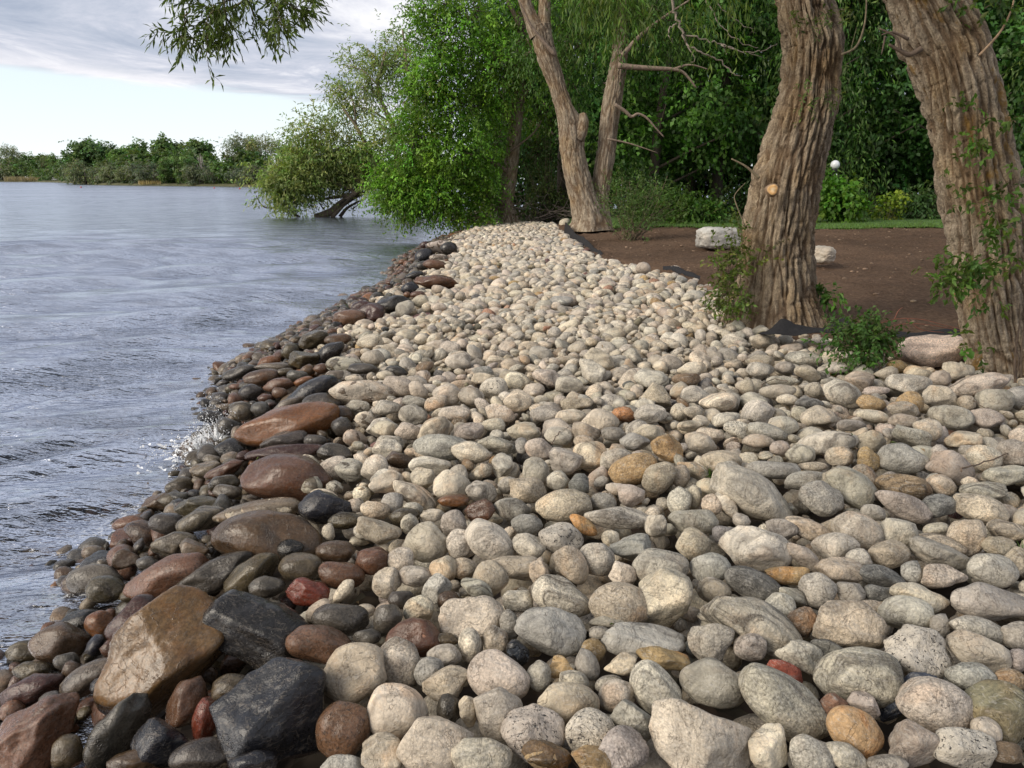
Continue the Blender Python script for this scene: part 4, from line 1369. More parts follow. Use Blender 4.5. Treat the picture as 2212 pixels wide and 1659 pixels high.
def straight_tree():
    rng = np.random.default_rng(21)
    base = np.array((0.0, 29.0, 0.35))
    t = thing('leafy_tree', 'bright green leafy tree at the far tip of the stone bank, boughs over the lake', 'tree', tuple(base))
    PR = outline_path([(500,1083,1140),(470,1078,1120),(440,1072,1112),(400,1081,1115),(350,1089,1121),(300,1094,1125),(200,1105,1136),(100,1114,1143),(0,1120,1146),(-120,1128,1150),(-260,1130,1146)], 29.0)
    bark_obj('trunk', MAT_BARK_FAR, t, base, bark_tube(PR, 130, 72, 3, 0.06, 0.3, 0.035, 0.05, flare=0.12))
    lim = Limbs('bough', t); tw = MB()
    for pts, r in (([(1088,440),(1040,420),(980,400),(900,400),(850,430)], .11), ([(1095,370),(1030,330),(960,300),(900,290)], .10), ([(1108,260),(1040,200),(980,160),(900,170)], .10),
                   ([(1115,150),(1060,90),(1000,50),(930,60)], .09), ([(1090,445),(1060,455),(1010,470),(960,480)], .06), ([(1125,60),(1080,-20),(1010,-60)], .09), ([(1110,240),(1150,180),(1180,120)], .07), ([(1098,330),(1150,290),(1170,260)], .05)):
        P, R = dpath(pts, 28.6, r, r * .25); lim.tube(P - base, R, 7, BROWN)
    mb = MB()
    bl = [(1010,20,120,100,28,95),(950,120,85,85,27.6,80),(1085,150,110,110,28,80),(915,215,65,65,27.5,48),(1010,230,95,80,27.8,72),(900,300,60,60,27.4,45),(985,325,100,70,27.6,85),
          (1075,300,60,80,29.6,30),(870,385,62,55,27.2,65),(950,400,85,60,27.4,75),(1025,395,60,50,28.2,34),(880,438,62,26,27.2,42),(960,450,70,28,27.5,30),(1150,50,80,110,29,55),(1165,220,40,70,30,24),
          (1000,-110,170,110,28.5,60),(1030,440,36,34,28.4,12),(1020,475,45,22,27.4,10),(840,410,34,40,27.0,20),(935,175,60,40,27.3,30),(1060,410,20,40,28.6,6),(920,30,40,50,27.7,25)]
    strands(mb, rng, [dblob(*b) for b in bl], per=8, m=7, slen=0.55, L=0.125, W=0.062, tint=(0.125, 0.255, 0.032), droop=0.3, hollow=0.25, var=.62, twigs=tw, twig_r=.008, loc=base)
    tag(tw.build('twigs', MAT_TWIG, t), kind='stuff'); mb.build('crown', MAT_LEAF, t)
straight_tree()

def sprawling_willow():
    rng = np.random.default_rng(22)
    base = np.array((-10.4, 46.0, 0.0))
    t = thing('sprawling_willow', 'olive green willow leaning low over the lake with dark stems rising from the water', 'tree', tuple(base))
    lim = Limbs('stem', t); tw = MB(); dk = np.array((0.055, 0.042, 0.034)); md = np.array((0.20, 0.155, 0.115))
    for pts, r, c in (([(683,470),(712,458),(740,438),(785,405),(830,375),(880,345),(930,300)], .32, md), ([(716,468),(745,440),(790,412),(840,380)], .17, md), ([(735,468),(752,448),(790,425)], .15, dk), ([(690,470),(720,452),(745,432),(770,415)], .15, dk),
                      ([(648,470),(625,457),(600,450),(570,447),(556,425)], .10, dk), ([(870,468),(880,452),(905,437)], .12, dk), ([(770,418),(720,428),(690,430),(672,420),(655,405)], .13, md), ([(700,452),(690,440),(672,430)], .06, dk), ([(760,452),(775,440),(778,425)], .05, dk),
                      ([(830,375),(800,320),(770,270),(740,230)], .22, md), ([(860,355),(850,270),(820,190),(835,110)], .22, md), ([(790,402),(730,350),(690,310),(660,290)], .18, md), ([(770,415),(700,380),(640,375),(600,390)], .14, md), ([(830,375),(760,330),(700,330),(650,345)], .12, md),
                      ([(880,345),(900,250),(880,150),(870,60)], .2, md), ([(770,270),(760,210),(735,190)], .07, md), ([(820,190),(780,150),(750,140)], .07, md), ([(850,270),(800,240),(770,235)], .08, md), ([(850,300),(890,200),(905,120)], .1, md)):
        P, R = dpath(pts, 46, r * .8, r * .22)
        P = P + np.cumsum(rng.normal(size=P.shape) * 0.02, 0) * np.array((1, 2.5, .6)); lim.tube(P - base, R, 8, c)
    mb = MB()
    bl = [(640,395,62,38,45,123),(600,400,38,30,44.5,65),(715,335,62,45,46,87),(660,340,45,35,45,52),(750,380,75,34,46.5,101),(825,420,40,22,45,23),(690,280,48,30,46,49),(755,235,42,32,47,37),(830,140,55,48,47,55),
          (800,190,50,38,46.5,40),(850,290,70,70,46,79),(870,110,45,45,47.5,37),(735,192,22,14,46.5,17),(760,135,22,16,47,11),(790,330,60,60,46,65),(690,418,60,14,46.5,17),(880,400,60,60,46,50),(650,300,30,16,45.5,20),(900,220,45,60,47,37),(620,440,40,14,44.5,17)]
    strands(mb, rng, [dblob(*b) for b in bl], per=6, m=6, slen=0.75, L=0.24, W=0.075, tint=(0.33, 0.43, 0.12), droop=0.25, hollow=0.2, var=.35, spread=.5, twigs=tw, twig_r=.012, loc=base)
    tag(tw.build('twigs', MAT_TWIG, t), kind='stuff'); mb.build('crown', MAT_LEAF, t)
sprawling_willow()

def double_tree():
    rng = np.random.default_rng(23)
    base = np.array((2.25, 22.4, 0.82))
    t = thing('forked_tree', 'old willow splitting at the ground into two pale furrowed stems beside the soil', 'tree', tuple(base))
    left = outline_path([(497,1232,1312),(470,1236,1306),(430,1230,1290),(390,1220,1279),(340,1211,1266),(300,1206,1262),(262,1203,1252),(225,1196,1236),(180,1184,1222),(130,1163,1208),(90,1150,1196),(55,1143,1190)], 22.4)
    fa = outline_path([(75,1142,1186),(40,1132,1163),(0,1120,1146),(-60,1100,1128),(-180,1060,1084)], 22.4)
    fb = outline_path([(85,1152,1194),(50,1160,1190),(0,1163,1190),(-60,1168,1192),(-200,1160,1180)], 22.45)
    right = outline_path([(497,1262,1322),(460,1268,1318),(420,1273,1316),(380,1280,1322),(330,1288,1330),(280,1294,1335),(230,1299,1343),(180,1308,1350),(130,1318,1356),(70,1325,1360),(0,1332,1362),(-120,1330,1354),(-260,1340,1356)], 22.7)
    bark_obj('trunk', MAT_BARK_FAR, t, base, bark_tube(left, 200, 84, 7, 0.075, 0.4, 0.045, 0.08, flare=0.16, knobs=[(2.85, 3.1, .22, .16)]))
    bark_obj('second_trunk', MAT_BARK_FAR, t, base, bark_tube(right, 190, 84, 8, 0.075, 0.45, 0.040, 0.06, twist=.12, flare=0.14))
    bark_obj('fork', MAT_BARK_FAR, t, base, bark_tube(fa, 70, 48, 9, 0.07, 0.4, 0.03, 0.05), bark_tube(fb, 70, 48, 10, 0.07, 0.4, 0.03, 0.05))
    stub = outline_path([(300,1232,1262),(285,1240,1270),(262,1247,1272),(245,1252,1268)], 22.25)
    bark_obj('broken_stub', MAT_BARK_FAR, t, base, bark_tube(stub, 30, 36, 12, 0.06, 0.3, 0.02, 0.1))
    lim = Limbs('bough', t); tw = MB(); mb = MB()
    for pts, r in (([(1335,142),(1380,146),(1420,148),(1455,150),(1478,158),(1504,190)], .08), ([(1328,226),(1350,240),(1364,252),(1378,246),(1396,254),(1416,276),(1434,296)], .055), ([(1345,120),(1380,80),(1430,40),(1490,0)], .07), ([(1200,120),(1150,60),(1120,0)], .06), ([(1312,300),(1360,310),(1420,330)], .03), ([(1455,150),(1490,140),(1530,150)], .04)):
        P, R = dpath(pts, 22.0, r, r * .3); lim.tube(P - base, R, 8, np.array((.20, .15, .11)))
    bl = [(1290,-30,130,80,23,70),(1400,20,90,60,22.5,40),(1240,80,50,60,24,30),(1380,90,60,40,24,26),(1230,170,30,50,24.5,14),(1150,110,40,60,24,18),(1350,-120,200,80,23,50),(1480,60,60,40,23,22),(1250,240,30,40,25,10)]
    strands(mb, rng, [dblob(*b) for b in bl], per=7, m=7, slen=0.6, L=0.15, W=0.045, tint=(0.075, 0.155, 0.03), droop=0.9, hollow=0.2, twigs=tw, twig_r=.008, loc=base)
    tag(tw.build('twigs', MAT_TWIG, t), kind='stuff'); mb.build('crown', MAT_LEAF, t)
double_tree()

def near_trees():
    rng = np.random.default_rng(24)
    # the bent trunk with the sawn knot
    base = np.array((2.78, 8.35, 0.66))
    t = thing('bent_tree', 'thick deeply furrowed tree trunk curving over the soil, with a pale sawn knot', 'tree', tuple(base))
    PR = outline_path([(700,1556,1782),(672,1565,1775),(640,1577,1768),(600,1588,1764),(550,1594,1760),(500,1601,1762),(450,1610,1769),(410,1616,1776),(380,1624,1781),(340,1638,1789),(300,1652,1798),(260,1664,1806),(220,1675,1811),(180,1683,1814),(140,1687,1818),(100,1688,1822),(60,1684,1812),(20,1675,1801),(-40,1668,1796),(-140,1650,1776),(-300,1640,1756)], 8.35)
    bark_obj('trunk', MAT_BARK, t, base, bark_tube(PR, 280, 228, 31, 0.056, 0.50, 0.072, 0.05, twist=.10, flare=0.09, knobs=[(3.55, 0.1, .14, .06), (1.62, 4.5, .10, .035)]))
    # sawn knot
    P, tt = at_plane_y(1669, 410, 7.80)
    kb = MB()
    ring = [0.0, .018, .034, .047, .052]
    vv, nseg = [], 24
    ax = np.array((-0.25, -0.95, 0.05)); ax /= np.linalg.norm(ax); e1 = np.cross(ax, (0, 0, 1.0)); e1 /= np.linalg.norm(e1); e2 = np.cross(e1, ax)
    prof = [(0.0, .030), (.036, .031), (.048, .028), (.054, .010), (.066, -.10)]
    for r, hgt in prof[1:]:
        for a in range(nseg):
            th = a / nseg * 2 * math.pi; w = 1 + .06 * math.sin(3 * th + 1)
            vv.append(P - base + ax * hgt + (e1 * math.cos(th) + e2 * math.sin(th)) * r * w)
    vv.append(P - base + ax * .030); vv = np.array(vv)
    q = [(k * nseg + a, k * nseg + (a + 1) % nseg, (k + 1) * nseg + (a + 1) % nseg, (k + 1) * nseg + a) for k in range(3) for a in range(nseg)]
    tr = [((a + 1) % nseg, a, 4 * nseg) for a in range(nseg)]
    tint = np.tile((.26, .17, .10, 1), (len(vv), 1)); tint[:nseg] = (.60, .34, .13, 1); tint[-1] = (.80, .64, .42, 1); tint[nseg:2 * nseg] = (.55, .36, .18, 1)
    kb.add(vv, q, tr, tint); kb.build('sawn_knot', MAT_TWIG, t, None, False)
    lim, mb = Limbs('dead_branch', t), MB()
    for pts, y, r in (([(1440,-60),(1452,10),(1462,40),(1474,72),(1486,95),(1512,112),(1545,124),(1572,146),(1592,166)], 11.5, .022), ([(1474,75),(1520,85),(1560,96),(1600,110),(1640,112),(1682,94)], 11.5, .013),
                      ([(1466,50),(1448,60),(1446,80),(1456,92)], 11.5, .014), ([(1520,-20),(1545,40),(1572,70),(1600,92),(1640,104)], 11.8, .011), ([(1486,98),(1500,125),(1496,135)], 11.5, .010), ([(1560,96),(1572,118)], 11.5, .009),
                      ([(1512,-40),(1560,20),(1600,50),(1630,72)], 12, .010), ([(1560,95),(1600,112),(1650,122)], 11.4, .010)):
        P, R = dpath(pts, y, r, r * .3); P = P + rng.normal(size=P.shape) * .012; lim.tube(P - base, R, 6, np.array((.25, .21, .17)))
    # small epicormic stems on the trunk
    for pts, r in (([(1640,385),(1612,360),(1580,343)], .016), ([(1610,490),(1590,440),(1588,420),(1610,395)], .008), ([(1818,118),(1850,100),(1868,50),(1872,-10)], .014), ([(1835,118),(1850,60)], .004)):
        P, R = dpath(pts, 7.95, r, r * .4); lim.tube(P - base, R, 6, np.array((.2, .16, .10)))
    tw = MB()
    strands(mb, rng, [dblob(u, v, ru, rv, y, n) for u, v, ru, rv, y, n in ((1722,45,30,26,7.75,5),(1795,60,28,30,7.8,5),(1748,200,26,18,7.72,4),(1790,210,30,22,7.75,5),(1738,232,20,8,7.72,2),(1812,20,20,20,8,3))],
            per=3, m=4, slen=0.09, L=0.055, W=0.018, tint=(.10, .15, .03), droop=.2, hollow=.1, twigs=tw, fine=True, twig_r=.0015, loc=base)
    mb.build('foliage', MAT_LEAF, t); tag(tw.build('shoots', MAT_TWIG, t), kind='stuff')
    limb, cr = Limbs('limb', t), MB()
    top = PR[-1, :3]
    for e in ((top + (-2.4, 0.5, 2.4)), (top + (1.2, -2.0, 3.0)), (top + (1.8, 2.2, 3.2)), (top + (-1.0, -2.4, 2.6))):
        limb.tube(smooth_path(np.array([top - (0, 0, .5), (top + e) / 2 + (0, 0, .5), e]), 10) - base, np.linspace(.22, .06, 10), 8, BROWN)
    strands(cr, rng, [(2.6, 9.5, 9.0, 2.8, 2.8, 1.9, 60), (0.6, 8.6, 8.4, 2.0, 2.2, 1.4, 32), (4.4, 7.0, 9.2, 2.2, 2.2, 1.6, 36), (3.8, 12.0, 8.2, 2.6, 2.4, 1.8, 42)], per=6, m=6, slen=.8, L=.22, W=.085, tint=(.06, .12, .02), droop=.8, hollow=.1, loc=base)
    cr.build('crown', MAT_LEAF, t)

    # the leaning trunk
    base = np.array((4.05, 6.15, 0.66))
    t = thing('leaning_tree', 'massive leaning tree trunk with orange lichen and vine leaves beside the big pink boulder', 'tree', tuple(base))
    PR = outline_path([(830,2078,2285),(785,2086,2272),(740,2080,2262),(700,2072,2254),(650,2061,2248),(600,2052,2243),(550,2045,2238),(500,2040,2232),(450,2031,2222),(400,2022,2207),(350,2016,2196),(300,2009,2186),(250,1998,2176),(200,1985,2166),(150,1970,2154),(100,1952,2138),(50,1934,2112),(0,1917,2084),(-60,1890,2050),(-160,1830,1985),(-320,1730,1870)], 6.15)
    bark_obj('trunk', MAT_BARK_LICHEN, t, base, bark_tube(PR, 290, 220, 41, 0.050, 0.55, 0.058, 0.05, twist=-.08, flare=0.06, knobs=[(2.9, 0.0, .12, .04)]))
    lim, mb = Limbs('thin_branch', t), MB()
    for pts, r in (([(2200,860),(2192,800),(2196,740),(2204,690)], .012), ([(2188,840),(2200,780),(2190,730)], .008), ([(2210,850),(2205,790),(2212,700)], .009), ([(2115,120),(2160,70),(2185,20),(2195,-30)], .010), ([(1990,105),(1965,118),(1945,110),(1920,96)], .022), ([(1945,108),(1935,80),(1900,62)], .012), ([(1962,85),(1930,70),(1905,75)], .012), ([(1912,78),(1908,100),(1904,118)], .008)):
        P, R = dpath(pts, 5.75, r, r * .4); lim.tube(P - base, R, 6, np.array((.12, .085, .06)) if r != .010 else np.array((.35, .24, .15)))
    # vine leaves on the bark
    tw = MB()
    vb = [(2075,240,26,14,5.72,3),(2110,300,40,22,5.7,6),(2150,340,36,26,5.7,2),(2080,335,20,12,5.7,3),(2140,440,36,24,5.7,7),(2090,425,20,10,5.7,3),(2180,480,36,26,5.7,5),(2130,520,40,30,5.68,7),(2170,560,40,24,5.68,5),(2195,400,26,40,5.7,6),(2190,260,20,30,5.75,4),
          (2065,592,46,30,5.55,17),(2100,570,40,34,5.6,14),(2050,620,34,24,5.5,9),(2130,600,30,26,5.65,6),(2040,580,26,14,5.5,5),(2140,650,20,30,5.7,3),(2120,770,8,12,5.75,2),(2150,8,50,12,5.7,8),(2060,10,60,16,5.9,8),(2085,732,14,12,5.7,3)]
    strands(mb, rng, [dblob(u, v, ru, rv, y, n) for u, v, ru, rv, y, n in vb], per=2, m=5, slen=0.10, L=0.060, W=0.030, tint=(.085, .16, .028), droop=.25, hollow=.1, twigs=tw, fine=True, twig_r=.0012, loc=base)
    tag(tw.build('vine', MAT_TWIG, t), kind='stuff'); mb.build('vine_leaves', MAT_LEAF, t)
    # crown above the camera, extra clumps added unseen to dim the foreground, and the hanging branch at the top of the view
    limb, cr = Limbs('limb', t), MB(); top = PR[-1, :3]
    ends = [np.array(e) for e in ((-1.2, 4.6, 6.4), (1.0, 2.0, 7.5), (3.2, 5.0, 9.0), (0.0, 8.0, 7.8), (5.5, 3.0, 8.0))]
    for e in ends:
        limb.tube(smooth_path(np.array([top - (0, 0, .4), (top + e) / 2 + (0, 0, .6), e]), 12) - base, np.linspace(.17, .035, 12), 8, BROWN)
    strands(cr, rng, [(-0.8, 4.0, 7.6, 1.8, 1.6, 1.1, 26), (1.0, 2.2, 8.2, 2.2, 2.2, 1.4, 36), (3.4, 4.6, 9.0, 2.6, 2.4, 1.6, 50), (6.5, 3.0, 8.0, 2.4, 2.6, 1.8, 40), (1.5, -1.0, 8.0, 2.5, 2.5, 1.5, 34), (5.0, -1.5, 7.6, 2.6, 2.5, 1.6, 34), (-2.6, 1.4, 6.6, 1.8, 1.8, 1.1, 40), (-2.4, -1.6, 6.4, 2.2, 2.2, 1.3, 46), (0.2, -3.2, 6.6, 2.2, 2.2, 1.3, 40), (0.0, 0.4, 7.6, 2.0, 2.0, 1.2, 36)], per=6, m=6, slen=.7, L=.20, W=.075, tint=(.06, .12, .02), droop=.8, hollow=.1, loc=base)
    cr.build('crown', MAT_LEAF, t)
    hb, hl = MB(), MB()
    Y = 4.9
    P0 = np.array((-1.2, 4.6, 6.4))
    main = [[(470,-330),(520,-140),(560,-50),(520,-12),(470,14),(425,38),(385,56),(345,72)], [(560,-50),(600,-10),(640,12),(690,4)], [(560,-50),(590,0),(612,40),(622,72)], [(520,-12),(480,20),(462,50),(466,90),(460,130),(466,166)],
            [(500,0),(500,40),(492,70)], [(540,-20),(545,25),(556,62)], [(470,14),(440,10),(400,-4),(370,-12)], [(430,36),(430,70),(402,86)], [(600,-10),(660,-20),(700,-25)], [(520,-12),(440,-20),(380,-30)], [(620,5),(650,30),(668,22)], [(425,38),(400,60),(385,84)], [(480,20),(470,60),(452,92)], [(575,-10),(585,30),(590,74)]]
    for k, pts in enumerate(main):
        P, R = dpath(pts, Y, .012 if k == 0 else .005, .0015)
        P = P + rng.normal(size=P.shape) * .006
        P[:, 1] += np.sin(np.linspace(0, 3, len(P)) + k) * .12
        if k == 0: P = np.vstack([P0, P]); R = np.append(.03, R)
        hb.tube(P - base, R, 5, np.array((.09, .075, .04)))
        st = 6 if k == 0 else 2
        for q in range(st, len(P)):
            dd = P[q] - P[q - 1]; dd /= np.linalg.norm(dd) + 1e-9
            lone = k == 3 and q > 10
            for _ in range(1 if lone else 2):
                if lone and rng.random() < .35: continue
                m = 2 if lone else 6
                o = P[q]; dr = dd * .5 + rng.normal(size=3) * .7; dr[2] -= .25; dr /= np.linalg.norm(dr)
                sl = (.05 if lone else .10) * (.6 + .8 * rng.random())
                tt = (np.arange(m) + .4)[:, None] / m
                pts_ = o + dr * sl * tt - np.array((0, 0, 1)) * sl * .5 * tt ** 2
                hb.tube(np.vstack([o, pts_]) - base, np.linspace(.002, .0008, m + 1), 3, np.array((.12, .12, .045)), False)
                ld = dr + rng.normal(size=(m, 3)) * .5; ld[:, 2] -= .55
                hl.leaves(pts_ - base, ld, .062 * (.7 + .5 * rng.random(m)), .014, np.array((.10, .155, .03)) * (1 + .25 * rng.normal(size=(m, 1))).clip(.5, 1.6), rng, fine=True)
    # leaf tips that hang into the top of the view further right
    strands(hl, rng, [dblob(1300, -25, 60, 40, 8.5, 16), dblob(1370, -10, 50, 30, 8.5, 12), dblob(1560, -30, 70, 22, 8, 10)], per=5, m=8, slen=.26, L=.10, W=.018, tint=(.10, .17, .03), droop=1.2, hollow=.1, fine=True, loc=base)
    h = hb.build('hanging_branch', MAT_TWIG, t); hl.build('foliage', MAT_LEAF, h)
near_trees()
# ------------------------------------------------------------------ wood behind the bank
def crown_mesh(name, rng, blobs, **kw):
    mb = MB(); strands(mb, rng, blobs, **kw)
    return make_mesh(name, np.vstack(mb.V), np.vstack(mb.Q), None, {'tint': np.vstack(mb.A)})
def tree_kit(kind, seed):
    """trunk mesh, crown mesh for a tree of unit height class, local coordinates at the foot"""
    rng = np.random.default_rng(seed)
    tr = MB(); h = {'maple': 11, 'dark': 13, 'slim': 12}[kind]
    lean = rng.normal(size=2) * .4
    P = smooth_path(np.array([(0, 0, -.3), (lean[0] * .3, lean[1] * .3, h * .3), (lean[0], lean[1], h * .65), (lean[0] * 1.3, lean[1] * .8, h * .95)]), 16)
    tr.tube(P, np.linspace(.24 if kind != 'slim' else .15, .03, 16), 9, np.array((.075, .058, .045)))
    for k in range(9):
        z = h * (.16 + .075 * k); a = rng.random() * 6.28; i = int(15 * z / h); p = P[min(i, 15)]
        L = (2.6 - .12 * k) * (.7 + .5 * rng.random())
        q = np.array([p, p + (math.cos(a) * L * .5, math.sin(a) * L * .5, L * .25), p + (math.cos(a) * L, math.sin(a) * L, L * .35 + .3)])
        tr.tube(smooth_path(q, 7), np.linspace(.07, .015, 7), 5, np.array((.085, .066, .05)))
    bl = []
    for k in range(15):
        z = h * (.13 + .85 * (k + rng.random()) / 15); w = 2.9 * math.sin(min(1, (z / h) * 1.15 + .12) * math.pi) ** .5 + .3
        a = k * 2.4 + rng.random(); r = w * .58
        bl.append((lean[0] * z / h + math.cos(a) * r, lean[1] * z / h + math.sin(a) * r, z, 1.45, 1.45, 1.0, 17))
    kw = {'maple': dict(L=.19, W=.14, tint=(.075, .175, .036), droop=.35), 'dark': dict(L=.20, W=.11, tint=(.055, .130, .032), droop=.5), 'slim': dict(L=.20, W=.055, tint=(.085, .165, .040), droop=.9)}[kind]
    cm = crown_mesh(kind + '_crown', rng, bl, per=10, m=6, slen=.75, hollow=.15, var=.55, spread=.45, **kw)
    tm = make_mesh(kind + '_trunk', np.vstack(tr.V), np.vstack(tr.Q), np.vstack(tr.T), {'tint': np.vstack(tr.A)})
    cm.materials.append(MAT_LEAF); tm.materials.append(MAT_TWIG)
    return tm, cm
KITS = {('maple', 0): tree_kit('maple', 61), ('maple', 1): tree_kit('maple', 62), ('dark', 0): tree_kit('dark', 63), ('dark', 1): tree_kit('dark', 64), ('slim', 0): tree_kit('slim', 65)}
def wood_tree(x, y, kit, s, rot, label, group='trees of the dark wood behind the lawn'):
    z = soil_top(x, y)
    name = {'maple': 'maple_tree', 'dark': 'broadleaf_tree', 'slim': 'willow_tree'}[kit[0]]
    t = thing(name, label, 'tree', (x, y, z), group); t.rotation_euler = (0, 0, rot); t.scale = (s, s, s)
    put('trunk', KITS[kit][0], None, t); put('crown', KITS[kit][1], None, t)
for a in [
    (2.0, 31.5, ('dark', 0), 1.0, 0.4, 'dark tree filling the gap between the leafy tree and the forked tree'),
    (5.2, 29.6, ('maple', 1), 1.0, 1.4, 'leafy maple right behind the forked tree'),
    (8.0, 31.0, ('dark', 1), 1.1, 2.2, 'dark tree behind the low bushes between forked and bent trunks'),
    (10.6, 29.5, ('slim', 0), 1.05, 3.9, 'drooping willow just left of the bent trunk, over the limestone block'),
    (13.2, 31.5, ('maple', 0), 1.05, 5.1, 'maple right beside the white globe lamp'),
    (16.4, 30.2, ('maple', 1), 1.0, 0.2, 'bright maple at the lawn edge between the two near trunks'),
    (19.6, 31.2, ('dark', 0), 1.05, 2.9, 'dark tree at the lawn edge just left of the leaning trunk'),
    (22.8, 30.2, ('maple', 0), 1.05, 4.4, 'maple hidden mostly behind the leaning trunk'),
    (26.5, 31.5, ('maple', 1), 1.1, 1.9, 'outermost maple beyond the leaning trunk'),
    (-0.4, 38.5, ('dark', 1), 0.9, 3.3, 'tree showing behind the stem of the bright leafy tree'),
    (4.0, 37.5, ('dark', 0), 1.2, 5.6, 'second-row dark tree seen through the fork of the forked tree'),
    (8.6, 38.5, ('maple', 1), 1.2, 2.7, 'second-row maple above the low bushes'),
    (13.0, 38.0, ('dark', 1), 1.25, 0.9, 'second-row dark tree behind the bent trunk'),
    (17.6, 38.6, ('dark', 0), 1.2, 4.1, 'second-row dark tree over the globe lamp'),
    (22.4, 38.0, ('maple', 0), 1.25, 1.2, 'second-row maple between lamp and leaning trunk'),
    (27.5, 38.6, ('dark', 1), 1.25, 5.9, 'second-row dark tree behind the leaning trunk'),
    (33.0, 37.0, ('dark', 0), 1.3, 2.0, 'last dark tree of the second row on the far side of the leaning trunk'),
    (2.0, 47.0, ('dark', 1), 1.35, 1.1, 'third-row tree behind the forked tree'), (8.5, 48.0, ('dark', 0), 1.45, 4.9, 'third-row tree behind the drooping willow'),
    (15.0, 48.0, ('dark', 1), 1.45, 3.1, 'third-row tree behind the bent trunk'), (21.5, 48.0, ('dark', 0), 1.45, 0.6, 'third-row tree behind the globe lamp'),
    (28.5, 48.0, ('dark', 1), 1.45, 2.3, 'third-row tree behind the gap between the near trunks'), (36.0, 47.0, ('dark', 0), 1.5, 5.3, 'third-row tree behind the leaning trunk')]:
    wood_tree(*a)
def light_willow():
    rng = np.random.default_rng(71); base = np.array((11.0, 15.5, soil_top(11, 15.5)))
    t = thing('weeping_willow', 'pale airy willow with sky showing through, beyond the leaning trunk', 'tree', tuple(base))
    tr = MB(); P = smooth_path(np.array([(0, 0, -.2), (.2, 0, 3), (.1, .3, 6), (0, .2, 9.5)]), 14); tr.tube(P, np.linspace(.28, .05, 14), 10, BROWN); tr.build('trunk', MAT_TWIG, t)
    bl = [(-.6, 0, 8.2, 1.5, 1.5, 1.2, 40), (1.2, .4, 7.0, 1.6, 1.4, 1.2, 40), (-.6, -.4, 5.8, 1.2, 1.2, 1.1, 34), (.8, 0, 4.6, 1.5, 1.3, 1.0, 34), (-.5, .2, 3.4, 1.1, 1.2, .8, 22), (.9, -.3, 2.4, 1.2, 1.2, .8, 22)]
    bl = [(x + base[0], y + base[1], z + base[2], a, b, c, n) for x, y, z, a, b, c, n in bl]
    mb, tw = MB(), MB()
    strands(mb, rng, bl, per=6, m=8, slen=.75, L=.13, W=.03, tint=(.12, .20, .05), droop=1.1, hollow=.15, twigs=tw, twig_r=.006, loc=base)
    tag(tw.build('twigs', MAT_TWIG, t), kind='stuff'); mb.build('crown', MAT_LEAF, t)
light_willow()
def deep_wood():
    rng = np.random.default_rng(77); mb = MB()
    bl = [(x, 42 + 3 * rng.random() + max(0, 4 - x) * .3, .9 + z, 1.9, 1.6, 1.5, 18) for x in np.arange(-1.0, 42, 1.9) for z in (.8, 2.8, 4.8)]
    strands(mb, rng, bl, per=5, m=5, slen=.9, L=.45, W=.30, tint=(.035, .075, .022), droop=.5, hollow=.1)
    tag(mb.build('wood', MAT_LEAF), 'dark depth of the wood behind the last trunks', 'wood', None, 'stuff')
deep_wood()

# ------------------------------------------------------------------ bushes, shoots and undergrowth
def bush(name, label, u, v, y, blobs, seed, stems=8, cat='bush', **kw):
    rng = np.random.default_rng(seed)
    P, _ = at_plane_y(u, v, y); z = soil_top(P[0], P[1]) if soil_d(P[:1], P[1:2])[0] > 0 else float(pile_z(P[:1], P[1:2])[0])
    base = np.array((P[0], P[1], z)); t = thing(name, label, cat, tuple(base))
    mb, tw = MB(), MB(); bl = [dblob(*b) for b in blobs]
    for k in range(stems):
        b = bl[k % len(bl)]; e = np.array(b[:3]) + rng.normal(size=3) * np.array(b[3:6]) * .6
        s0 = base + rng.normal(size=3) * np.array((.12, .12, 0)); m = (s0 + e) / 2 + rng.normal(size=3) * .06
        tw.tube(smooth_path(np.array([s0, m, e]), 7) - base, np.linspace(.009, .003, 7) * kw.get('stem_r', 1), 4, np.array((.17, .13, .08)))
    kw.pop('stem_r', None); fine = kw.pop('fine', False)
    strands(mb, rng, bl, twigs=tw, fine=fine, loc=base, **kw)
    tag(tw.build('stems', MAT_TWIG, t), kind='stuff'); mb.build('foliage', MAT_LEAF, t)
bush('willow_shrub', 'upright willow shrub with thin whippy stems at the foot of the forked tree', 1362, 508, 19.2, [(1360,455,55,50,19.2,46), (1405,425,40,40,19.4,30), (1330,430,26,46,19.2,22), (1372,492,42,20,19,22), (1430,455,30,25,19.6,14)], 81, 46, per=4, m=6, slen=.34, L=.10, W=.02, tint=(.10, .17, .045), droop=-.4, hollow=.05, twig_r=.003, stem_r=1.1)
bush('low_bush', 'low bright bush of arching shoots at the lawn edge left of the limestone block', 1500, 476, 24.5, [(1495,452,60,20,24.5,46), (1530,466,34,14,24.3,22), (1455,440,36,26,25,28)], 82, 10, per=5, m=5, slen=.4, L=.13, W=.08, tint=(.10, .20, .03), droop=.2, hollow=.1, twig_r=.004)
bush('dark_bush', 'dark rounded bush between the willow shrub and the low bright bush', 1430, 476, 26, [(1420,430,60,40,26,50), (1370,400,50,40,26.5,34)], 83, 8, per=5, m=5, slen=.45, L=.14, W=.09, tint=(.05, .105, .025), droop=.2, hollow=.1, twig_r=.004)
bush('young_maple', 'young maple bush directly under the white globe lamp', 1812, 470, 25.5, [(1806,412,30,20,24.4,26), (1780,430,34,32,24.4,30), (1835,445,40,22,24.4,26)], 84, 8, per=5, m=5, slen=.4, L=.16, W=.13, tint=(.09, .20, .03), droop=.3, hollow=.1, twig_r=.004)
